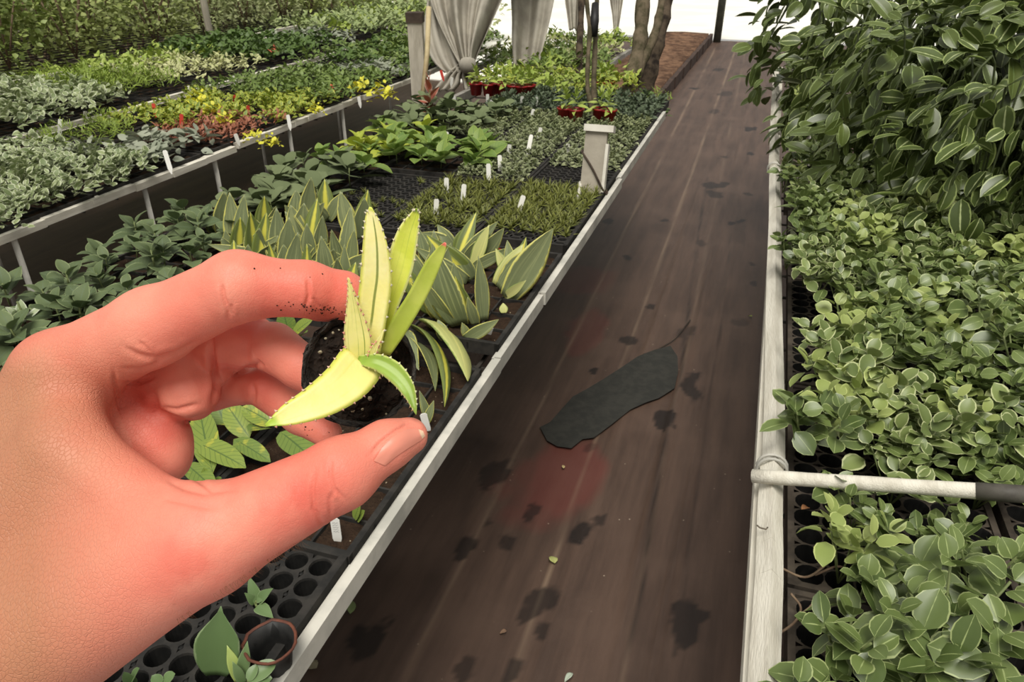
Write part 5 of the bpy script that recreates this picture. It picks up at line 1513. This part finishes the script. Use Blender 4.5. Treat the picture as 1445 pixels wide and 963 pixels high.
# tall bushes of the farthest bench and behind it
def bush(mat, rr, r=.38, h=.8, n=800, L=.06, Wd=.04):
    t = thing("leafy_bush", "", "bush"); mb = MB(); sm = MB()
    for k in range(n):
        u = rr.random(); th = rr.uniform(0, 6.28); ph = math.acos(1 - 1.9 * u); q = rr.uniform(.72, 1.05)
        lump_ = 1 + .16 * math.sin(3 * th + 5 * ph)
        p = np.array([r * q * lump_ * math.sin(ph) * math.cos(th), r * q * lump_ * math.sin(ph) * math.sin(th), h * .5 + h * .5 * q * math.cos(ph)])
        v, f, uv = blade(L * rr.uniform(.7, 1.2), Wd * rr.uniform(.7, 1.2), prof_ovate, 2, 3, .5, .2, 0, 0, rr.random())
        mb.add(place(v, rot(th - math.pi / 2 + rr.gauss(0, .8), rr.gauss(.2, .6), rr.gauss(0, .5)), p), f, uv, rr.random())
    for s in range(5):
        an = s * 1.3; sm.tube([(0, 0, 0), (.1 * math.cos(an), .1 * math.sin(an), h * .4), (.22 * math.cos(an), .22 * math.sin(an), h * .8)], .008, 5)
    o = mb.build("foliage", mat, world=False); o.parent = t
    o = sm.build("stem", mbrown, world=False); o.parent = t
    return Proto(t)
B1 = bush(mk((116, 134, 62), (180, 188, 120)), rf); B2 = bush(mk((138, 150, 92), (190, 196, 146)), rf); B3 = bush(mk((98, 120, 50), (158, 170, 94)), rf)
rows = []
for j in range(9):
    for i in range(4):
        rows.append((-4.75 - i * .55 + rf.uniform(-.1, .1), 3.2 + j * .66 + rf.uniform(-.12, .12), i, j))
for (x, y, i, j) in rows:
    b_ = B3 if (i < 2 and j < 2) else B2 if j in (4, 5, 6) and i < 3 else rf.choice((B1, B3, B1))
    w_ = {id(B1): "mid green", id(B2): "pale green", id(B3): "dark green"}[id(b_)]
    b_.put((x, y, BZ), rf.uniform(0, 6), rf.uniform(.75, 1.0) * (.7 if i == 0 and j > 3 else 1), w_ + " bush of the farthest bench at the top left", w_ + " bushes at the top left")
for k in range(28):
    x, y = -7.3 - (k % 4) * 1.5 + rf.uniform(-.2, .2), 5.2 + (k // 4) * 1.25 + rf.uniform(-.2, .2)
    B1.put((x, y, 0), rf.uniform(0, 6), rf.uniform(1.6, 2.0), "large bush standing on the ground behind the farthest bench", "large bushes behind the farthest bench")
for k in range(16):
    x, y = -4.7 - (k % 4) * .75 + rf.uniform(-.15, .15), 9.4 + (k // 4) * .9 + rf.uniform(-.15, .15)
    B2.put((x, y, 0), rf.uniform(0, 6), rf.uniform(1.1, 1.7), "light green bush on the ground at the top, left of the hanging cloths", "light bushes left of the cloths")

# red pots, and the short bench behind them
mred = simple_mat("red plastic pot", (150, 30, 30), (126, 24, 26), 20, .45, .4)
def potted(mat, name, rr, pm=mred):
    t = thing(name, "", "potted plant")
    m = MB(); m.lathe([(.026, 0), (.028, .001), (.036, .055), (.040, .056), (.040, .064), (.036, .064), (.034, .052), (.026, .01)], (0, 0, 0), 14); o = m.build("pot", pm, world=False); o.parent = t
    m = MB(); m.lathe([(.034, .054), (.0001, .056)], (0, 0, 0), 14); o = m.build("soil", msoilt, world=False); o.parent = t
    mb = rosette(16, .07, .026, prof_lance, .2, 1.3, rr, .4, 2, 4, .6, .2, .01, .06, .13); o = mb.build("foliage", mat, world=False); o.parent = t
    return Proto(t)
rpots = potted(M_lime, "red_pot_plant", rf)
for i, (px, py) in enumerate(((672, 128), (690, 129), (700, 127), (712, 130), (725, 131), (736, 132), (746, 131))):
    q = P(px, py + 6, BZ + .02); rpots.put(q, i, 1.0, "red pot with a light green plant in the row behind the dark seedlings", "red pots of the longer row")
for i, (px, py) in enumerate(((797, 165), (812, 167), (846, 166), (858, 168))):
    q = P(px, py + 6, BZ + .02); rpots.put(q, i, 1.0, "red pot near the gnarled stem beside the walkway", "red pots near the stem")
for i, (px, py) in enumerate(((846, 127), (856, 128))):
    q = P(px, py + 5, BZ); rpots.put(q, i, 1.1, "red pot on the far bench left of the leaning trunks", "red pots left of the trunks")
scatter(lime + var, -1.55, -.7, 4.1, 4.5, 6, 3, BZ, (.9, 1.3), "bright green plant standing behind the red pots", "bright green plants behind the red pots", 121)
scatter(lime + cream + grn, -1.92, -1.08, 4.8, 6.5, 6, 9, BZ - .02, (1.0, 1.4), "bright seedling plant on the short bench in front of the white ground", "plants of the short bench", 122)
scatter(fern + dgrn, -.95, -.56, 3.98, 4.6, 3, 4, BZ - .12, (.8, 1.1), "mossy green plant at the foot of the leaning trunks", "mossy plants at the trunks", 123)
scatter([B1, B2], -2.6, -1.9, 7.0, 10.0, 4, 6, 0, (.28, .4), "light bush on the ground left of the ribbed mat", "bushes left of the mat", 124)

# coir mat bed
mcoir = simple_mat("coir mat", (126, 98, 78), (84, 64, 52), 9, .95, .1, 1.0, 60)
bed = thing("ribbed_mat", "ribbed brown mat lying beside the far end of the walkway", "mat", (-1.4, 10, 0))
m = MB()
for k in range(34):
    y = 7.6 + k * .165
    xr = -1.04 + .08 * (y - 7.6) / 5.6
    m.tube([(xr - .75, y + .02, .07), (xr - .4, y, .085 + .01 * math.sin(k * 2)), (xr, y + .01, .07)], .072, 7)
m.build("ribbing", mcoir, bed)
m = MB()
for k in range(8):
    y = 7.4 + k * .72; m.box((-1.0 + .08 * (k + .5) / 8, y + .36, .06), (.05, .73, .14))
m.build("edge_board", simple_mat("dark edging board", (74, 56, 46), (54, 40, 34), 8, .8), bed, smooth=False)

# posts
mpost = simple_mat("grey weathered post", (200, 192, 176), (172, 164, 148), 5, .85, .2, .5, 40, stretch=(6, 6, 1))
mdark = simple_mat("dark weathered wood", (84, 72, 62), (56, 48, 42), 10, .85, .2, .6, 40)
mtan = simple_mat("tan lath", (196, 180, 140), (170, 150, 112), 8, .8)
pw = thing("wooden_post", "short grey wooden post with a dark cap left of the tied cloth", "post", (-1.83, 3.72, 0))
dp = depth_of((-1.83, 3.72, .75)); tp_ = D(586, 30, dp); bt = P(586, 150, BZ)
m = MB(); m.box((tp_[0], tp_[1], tp_[2] / 2), (.078, .078, tp_[2]), np.array(Matrix.Rotation(.3, 3, "Z"))); pw.location = (tp_[0], tp_[1], 0); m.build("post_body", mpost, pw, smooth=False)
m = MB(); m.box((tp_[0], tp_[1], tp_[2] + .02), (.09, .09, .05), np.array(Matrix.Rotation(.3, 3, "Z"))); m.build("cap", mdark, pw, smooth=False)
m = MB(); a_, b_ = D(596, 140, dp - .08), D(605, 10, dp - .08); m.tube([a_, (a_ + b_) / 2 + np.array([.01, 0, 0]), b_], .014, 5); m.build("lath", mtan, pw)
m = MB(); m.tube([(-4.27, 5.3, 0), (-4.28, 5.3, 1.2), (-4.31, 5.3, 3.4)], .027, 8); tag(m.build("pole", mpost, loc=(-4.27, 5.3, 0)), "thin grey pole rising among the bushes at the top left", "pole")
m = MB(); m.tube([(-.83, 13.2, 0), (-.82, 13.2, 1.0), (-.80, 13.2, 4.0)], .06, 8); tag(m.build("pole", simple_mat("dark green pole", (92, 94, 80), (70, 72, 62), 10, .7), loc=(-.83, 13.2, 0)), "dark pole where the walkway meets the bright ground", "pole")

# leaning board with a wire round it
bd = thing("leaning_board", "pale grey board leaning beside the metal edge with a dark wire round it", "board", P(832, 280, BZ))
b0 = P(833, 280, BZ + .0); dpb = depth_of(b0); t0 = D(843, 184, dpb - .05)
y_ = t0 - b0; Lb = np.linalg.norm(y_); y_ /= Lb
x_ = CR * .96 + CF * -.28; x_ -= y_ * (x_ @ y_); x_ /= np.linalg.norm(x_); z_ = np.cross(x_, y_)
RB = np.stack([x_, y_, z_], 1)
m = MB(); m.box((b0 + t0) / 2, (.074, Lb, .026), RB); m.build("board_face", simple_mat("silvered board", (176, 168, 152), (152, 144, 130), 5, .85, .2, .4, 50, stretch=(1, 1, 1)), bd, smooth=False)
mlip = simple_mat("white board edge", (226, 222, 208), (206, 200, 186), 10, .7)
m = MB(); m.box(t0 + y_ * .006 + x_ * .008, (.10, .022, .05), RB); m.build("top_lip", mlip, bd, smooth=False)
m = MB(); m.box((b0 + t0) / 2 + x_ * .041 - y_ * .02, (.010, Lb * .8, .034), RB); m.build("side_strip", mlip, bd, smooth=False)
m = MB(); c = b0 + y_ * Lb * .35
m.tube(catmull([c - x_ * .04 + y_ * .07 + z_ * .016, c + z_ * .018 + y_ * .02, c + x_ * .045 - y_ * .05 + z_ * .016, c + x_ * .05 - y_ * .05 - z_ * .02, c - x_ * .04 + y_ * .07 - z_ * .018, c - x_ * .043 + y_ * .07 + z_ * .012], 24), .0035, 6); m.build("wire", mdark, bd)
m = MB(); m.tube([P(816, 283, BZ + .02), D(819, 258, dpb)], .007, 6); m.build("white_peg", mlip, bd)

# gnarled trunks
mbark = simple_mat("mossy bark", (112, 100, 82), (70, 66, 48), 18, .9, .15, 1.0, 60)
mbark2 = simple_mat("dark bark", (92, 80, 66), (40, 34, 30), 16, .9, .15, 1.0, 60)
def trunk(name, pts, rad, mat, label, extra=()):
    """pts: (px, py, depth)"""
    t = thing(name, label, "tree trunk", D(*pts[0]))
    m = MB(); c = catmull([D(*p) for p in pts], 30); rr = random.Random(int(pts[0][0]))
    m.tube(c, [rad * (1.15 - .3 * k / 30) * (1 + .10 * math.sin(k * 1.1) + rr.uniform(-.05, .05)) for k in range(31)], 10); m.build("stem", mat, t)
    for e, r in extra:
        m = MB(); c = catmull([D(*p) for p in e], 20); m.tube(c, [r * (1 - .4 * k / 20) * (1 + .08 * math.sin(k * 1.7)) for k in range(21)], 8); m.build("branch", mat, t)
    return t
dz = depth_of(P(836, 176, BZ)) + .05
trunk("gnarled_stem", [(840, 196, dz + .02), (834, 150, dz), (829, 120, dz), (830, 80, dz), (832, 40, dz), (828, 0, dz), (826, -90, dz - .1)], .011, mbark, "thin gnarled stem rising behind the leaning board", [([(843, 190, dz + .1), (838, 130, dz + .1), (840, 60, dz + .1), (842, 10, dz + .1), (845, -60, dz + .1)], .016)])
q = D(838, 24, dz + .02); m = MB(); m.tube([D(837, 52, dz + .02), D(839, 30, dz), D(840, 6, dz + .02)], [.019, .022, .018], 8)
m.build("dark_wrap", mblack, bpy.data.objects["gnarled_stem"])
d7 = depth_of((-.85, 4.45, .75))
trunk("leaning_tree", [(866, 176, d7), (880, 150, d7), (895, 100, d7), (903, 60, d7), (906, 20, d7), (912, -60, d7)], .045, mbark, "leaning mossy trunk, left one of the pair left of the ribbed mat", [([(884, 140, d7), (905, 90, d7), (925, 45, d7), (936, -10, d7)], .034)])
trunk("leaning_tree", [(908, 146, d7 + .4), (914, 110, d7 + .4), (924, 70, d7 + .4), (934, 30, d7 + .4), (940, -5, d7 + .4), (946, -70, d7 + .4)], .05, mbark2, "leaning dark trunk, right one of the pair left of the ribbed mat")
trunk("thin_tree", [(815, 142, d7 + .5), (817, 100, d7 + .4), (818, 60, d7 + .4), (820, 20, d7 + .4), (822, -60, d7 + .4)], .022, mbark2, "thin dark trunk left of the gnarled stem at the top")

# hanging cloths
mcl = simple_mat("grey shade cloth", (176, 170, 156), (150, 144, 132), 6, .9, .1, .3, 200)
def cloth(name, label, rows, dep, folds, amp, ties=None, seed=0):
    """rows: (left px, right px, py): the cloth's outline from its top down"""
    rr = random.Random(seed); n = 64; t = thing(name, label, "cloth", D((rows[-1][0] + rows[-1][1]) / 2, rows[-1][2], dep))
    L = catmull([D(r[0], r[2], dep) for r in rows], 36); Rr = catmull([D(r[1], r[2], dep) for r in rows], 36)
    ph = [rr.uniform(0, 6.28) for _ in range(4)]
    for side in (0,):
        vs, uv = [], []
        for j in range(37):
            for i in range(n + 1):
                u = i / n
                w = np.linalg.norm(Rr[j] - L[j])
                a = amp * min(1, w / .25 + .25)
                off = a * (math.sin(folds * 6.28 * u + ph[0]) + .5 * math.sin(folds * 1.7 * 6.28 * u + ph[1] + j * .05) + .25 * math.sin(folds * 3.1 * 6.28 * u + ph[2] - j * .04))
                vs.append(L[j] + (Rr[j] - L[j]) * u - CF * off); uv.append((u, j / 36))
        m = MB(); m.add(vs, [(j * (n + 1) + i, j * (n + 1) + i + 1, (j + 1) * (n + 1) + i + 1, (j + 1) * (n + 1) + i) for j in range(36) for i in range(n)], uv)
        o = m.build("drape", mcl, t)
        md = o.modifiers.new("thickness", "SOLIDIFY"); md.thickness = .004
    return t
d1 = depth_of((-1.78, 4.4, .8))
c1 = cloth("hanging_cloth", "grey cloth gathered and tied in a knot above the bench, left of the two", [(560, 800, -190), (585, 752, -90), (604, 712, -10), (617, 694, 30), (632, 680, 62), (643, 672, 82), (650, 670, 94)], d1, 2.6, .055, seed=3)
m = MB(); kc = D(660, 92, d1 - .04)
lump_r = random.Random(2)
m.lathe([(.004, -.05), (.035, -.04), (.05, -.015), (.052, .01), (.04, .035), (.01, .048)], kc, 16, jit=lambda i, k: .12 * math.sin(3 * k + i)); m.build("knot", mcl, c1)
for (rws, sd) in (([(648, 660, 90), (628, 650, 106), (618, 648, 118), (610, 640, 128)], 5), ([(655, 672, 92), (652, 674, 106), (654, 676, 118), (656, 680, 128)], 6), ([(604, 616, 2), (598, 640, 50), (610, 650, 85), (628, 654, 104)], 7)):
    L = catmull([D(r[0], r[2], d1 + .03) for r in rws], 12); Rr = catmull([D(r[1], r[2], d1 + .03) for r in rws], 12); vs = []
    for j in range(13):
        for i in range(17): vs.append(L[j] + (Rr[j] - L[j]) * i / 16 - CF * .02 * math.sin(i * 1.1 + sd))
    m = MB(); m.add(vs, [(j * 17 + i, j * 17 + i + 1, (j + 1) * 17 + i + 1, (j + 1) * 17 + i) for j in range(12) for i in range(16)]); o = m.build("loose_end", mcl, c1); o.modifiers.new("thickness", "SOLIDIFY").thickness = .004
d2 = depth_of((-1.5, 5.0, .8))
cloth("hanging_cloth", "grey cloth hanging straight with a slanting hem, right of the knotted one", [(716, 820, -190), (719, 800, -90), (721, 784, -10), (723, 776, 30), (723, 769, 60), (724, 763, 85), (725, 758, 104)], d2, 1.1, .05, seed=8)
cloth("hanging_cloth", "narrow pale cloth hanging at the top left of the gnarled stem", [(790, 840, -190), (792, 828, -90), (796, 822, -10), (800, 818, 20), (803, 816, 42)], d2 + 1.2, 1.6, .04, seed=9)
cloth("hanging_cloth", "pale cloth hanging farther off between stem and trunks at the top", [(850, 890, -190), (856, 886, -90), (860, 880, -10), (864, 876, 20), (866, 872, 46)], d2 + 4.5, 1.5, .04, seed=10)
# ------------------------------------------------------------------ plant labels, fallen bits
mlab = simple_mat("white plastic label", (252, 250, 242), (244, 242, 232), 20, .5)
mlabr = simple_mat("red plastic label", (232, 84, 70), (214, 70, 60), 20, .5)
rl = random.Random(8)
def plab(px, py, hpx, z, label, mat=None, wpx=7, lean=0.0, name="plant_label", group=None):
    """px, py: the label's foot in the photo"""
    b = P(px, py, z); d = depth_of(b)
    q = D(px + lean, py - hpx, d - .02)
    R, L = frame_to(b, q, CC - b + CR * rl.uniform(-.5, .5))
    w = max(.008, min(.016, wpx / FPX * d)); m = MB()
    out = [(-w / 2, 0), (w / 2, 0), (w / 2, L * .92), (w * .3, L), (-w * .3, L), (-w / 2, L * .92)]
    tip_ = [(-w * .12, -.02), (w * .12, -.02)]
    pts = tip_ + out[1:]  + [out[0]]
    n = len(pts)
    vs = [(x, y, .0005) for x, y in pts] + [(x, y, -.0005) for x, y in pts]
    m.add(place(np.array(vs), R, b), [tuple(range(n)), tuple(range(2 * n - 1, n - 1, -1))] + [(i, i + n, (i + 1) % n + n, (i + 1) % n) for i in range(n)])
    return tag(m.build(name, mat or mlab, loc=b, smooth=False), label, "plant label", group), b, R, w, L
o, b, R, w, L = plab(476, 760, 28, TZ, "white label with faint handwriting standing in soil under the thumb", None, 13, -4)
m = MB()
for k in range(5):
    y = L * (.35 + .11 * k)
    pts = [b + R @ np.array([(-.3 + .12 * i) * w, y + .0012 * math.sin(i * 2.3 + k), .0007]) for i in range(6)]
    m.tube(pts, .0002, 4)
m.build("handwriting", simple_mat("pencil", (110, 110, 112), None, 10, .7), o)
for (px, py, hx, ln, lab) in ((611, 206, 16, -1, "white label behind the broad green leaves, left of a close pair"), (628, 203, 17, 3, "white label behind the broad green leaves, right of a close pair"), (596, 216, 12, 1, "small white label half sunk in the broad green leaves"),
        (630, 272, 21, 0, "white label at the back corner of the bare plug tray"), (653, 283, 23, 2, "white label at the left edge of the needle seedlings"), (615, 305, 24, 1, "white label in front of the bare plug tray, behind the aloe's lime leaf"),
        (690, 254, 23, -1, "white label where the broad green leaves end"), (706, 241, 22, -1, "white label just right of the broad green leaves' end"), (718, 218, 14, 1, "white label in the silver seedlings, left of the tall one"), (744, 220, 30, 6, "tall white label tilted in the silver seedlings"),
        (760, 194, 14, 3, "white label at the back of the silver seedlings"), (732, 298, 22, 7, "white label leaning in the middle of the needle seedlings"), (801, 215, 12, 0, "small white label left of the leaning board"), (641, 146, 10, 0, "white label near the wooden post among far plants"),
        (688, 142, 9, 0, "small white label before the red pots, left one"), (691, 152, 12, 4, "white label leaning before the red pots"), (750, 166, 12, 3, "white label among the dark seedlings"), (637, 118, 9, 1, "white label at the edge of the second bench under the cloth's loose end"), (757, 145, 8, 0, "small white label right of the red pots"), (736, 144, 8, 1, "small white label just below the last red pots")):
    plab(px, py, hx, TZ if py > 150 else BZ + .05, lab, None, 7, ln)
for (px, py, hx, ln, lab) in ((84, 188, 20, 1, "white label in front of the third rail at the left"), (268, 134, 13, -2, "thin white label behind the third rail, left one"), (333, 119, 12, -4, "white label behind the third rail, right one"), (409, 178, 16, -3, "white label at the front edge of the second bench"),
        (372, 168, 7, -2, "small white label among yellow-green plants"), (508, 147, 11, -2, "white label on the second bench left of the post"), (121, 165, 8, -1, "tiny white label on the third rail"), (336, 200, 11, -4, "white label leaning at the front of the second bench")):
    plab(px, py, hx, BZ + .03, lab, None, 7, ln)
# folded white label lying on the grey plants
plab(240, 238, 26, BZ + .05, "wide white label bent over at the front rail of the second bench", None, 12, -8)
for (px, py, hx, ln, lab) in ((219, 160, 14, -3, "red label at the third rail, left one"), (256, 177, 16, 0, "red label in the second bench above the rust-red plants"), (331, 144, 10, -1, "red label among bright yellow plants, near the third rail"), (350, 159, 10, 0, "red label in the middle of the second bench"),
        (583, 110, 11, 0, "red label left of the wooden post's lath"), (625, 110, 11, -3, "red label below the tied cloth")):
    plab(px, py, hx, BZ + .05, lab, mlabr, 6, ln)
plab(704, 362, 11, TZ, "small red label between the succulents", mlabr, 6, 0)
plab(603, 606, 22, TZ, "white label beside the thumb tip", None, 10, -6)
plab(690, 470, 9, TZ, "short white label stub near the metal edge by the level leaf", None, 8, 3)
# pieces on the walkway
mpatch = simple_mat("charcoal fabric", (44, 44, 40), (54, 53, 48), 30, .7, .3, .3, 200)
poly = [(762, 603), (772, 622), (786, 630), (806, 633), (822, 620), (838, 618), (862, 600), (890, 578), (912, 568), (930, 562), (952, 548), (957, 525), (956, 503), (946, 488), (924, 494), (900, 503), (878, 518), (850, 536), (830, 548), (808, 560), (792, 578), (776, 596)]
bot = [P(x, y, .004) for x, y in poly]; topv = [P(x, y, .011) for x, y in poly]
m = MB(); n = len(poly); c0 = np.mean(topv, 0) + np.array([0, 0, .003])
m.add(np.array(topv + bot + [c0]), [(i, (i + 1) % n, 2 * n) for i in range(n)] + [(i, i + n, (i + 1) % n + n, (i + 1) % n) for i in range(n)])
tag(m.build("fabric_patch", mpatch, loc=P(860, 560, .0), smooth=False), "torn charcoal strip of fabric lying on the brown walkway", "fabric scrap")
for (px, py, L, w, az, c1, c2, lab) in ((783, 795, .035, .024, .6, (206, 206, 130), (160, 166, 100), "pale yellow-green fallen leaf in the middle of the walkway"), (494, 866, .05, .022, .3, (128, 146, 92), (150, 164, 110), "green fallen leaf on the walkway beside the metal edge"), (447, 943, .035, .03, 1.4, (170, 160, 132), (140, 130, 104), "withered pale leaf on the walkway at the bottom"),
        (795, 661, .022, .01, .2, (206, 186, 130), (190, 170, 120), "small straw-coloured leaf on the reddish stain"), (808, 950, .03, .014, 2.6, (190, 200, 180), (170, 180, 160), "small pale leaf at the bottom of the walkway"), (715, 890, .02, .012, 2.2, (150, 120, 96), (130, 104, 84), "tan leaf scrap low on the walkway"),
        (782, 395, .03, .02, .8, (190, 140, 100), (160, 116, 84), "tan scrap on the walkway just beside the metal edge"), (1061, 447, .02, .018, 1.0, (150, 160, 80), (120, 130, 64), "tiny green sprig on the walkway beside the rail")):
    q = P(px, py, .012); v, f, uv = blade(L, w, prof_ovate, 4, 6, .7, .35, 0, .04, px)
    m = MB().add(place(v, rot(az, .15, .2), q), f, uv, .5)
    o = m.build("fallen_leaf", leaf_mat("fallen leaf", c1, c2, rough=.7, trans=.1), loc=q); tag(o, lab, "leaf"); o.modifiers.new("thickness", "SOLIDIFY").thickness = .0012
m = MB(); c = catmull([P(x, y, .008) for x, y in ((908, 500), (930, 492), (952, 478), (966, 462), (974, 452))], 14); m.tube(c, .003, 5); tag(m.build("twig", mdark, loc=c[0]), "dark twig at the upper end of the charcoal strip", "twig")
cam = bpy.data.cameras.new("camera"); camo = bpy.data.objects.new("camera", cam); col.objects.link(camo)
cam.sensor_fit = "HORIZONTAL"; cam.sensor_width = 36.0; cam.lens = FPX / W * 36.0
cam.clip_start = 0.02; cam.clip_end = 200
camo.matrix_world = Matrix(((CR[0], CU[0], -CF[0], 0), (CR[1], CU[1], -CF[1], 0), (CR[2], CU[2], -CF[2], CAM_Z), (0, 0, 0, 1)))
cam.dof.use_dof = True; cam.dof.focus_distance = .26; cam.dof.aperture_fstop = 80.0
scene.camera = camo
w = bpy.data.worlds.new("world"); scene.world = w; w.use_nodes = True
bg = w.node_tree.nodes["Background"]; bg.inputs[0].default_value = (1.0, 0.98, 0.93, 1); bg.inputs[1].default_value = 0.46
sd = bpy.data.lights.new("sun", "SUN"); sd.energy = 3.3; sd.angle = math.radians(34); sd.color = (1, .965, .90); so = bpy.data.objects.new("sun", sd); col.objects.link(so)
so.rotation_euler = (math.radians(24), math.radians(5), 0)
scene.view_settings.view_transform = "Standard"; scene.view_settings.look = "None"
scene.view_settings.exposure = 0.03; scene.view_settings.gamma = 1.0; scene.view_settings.use_curve_mapping = False
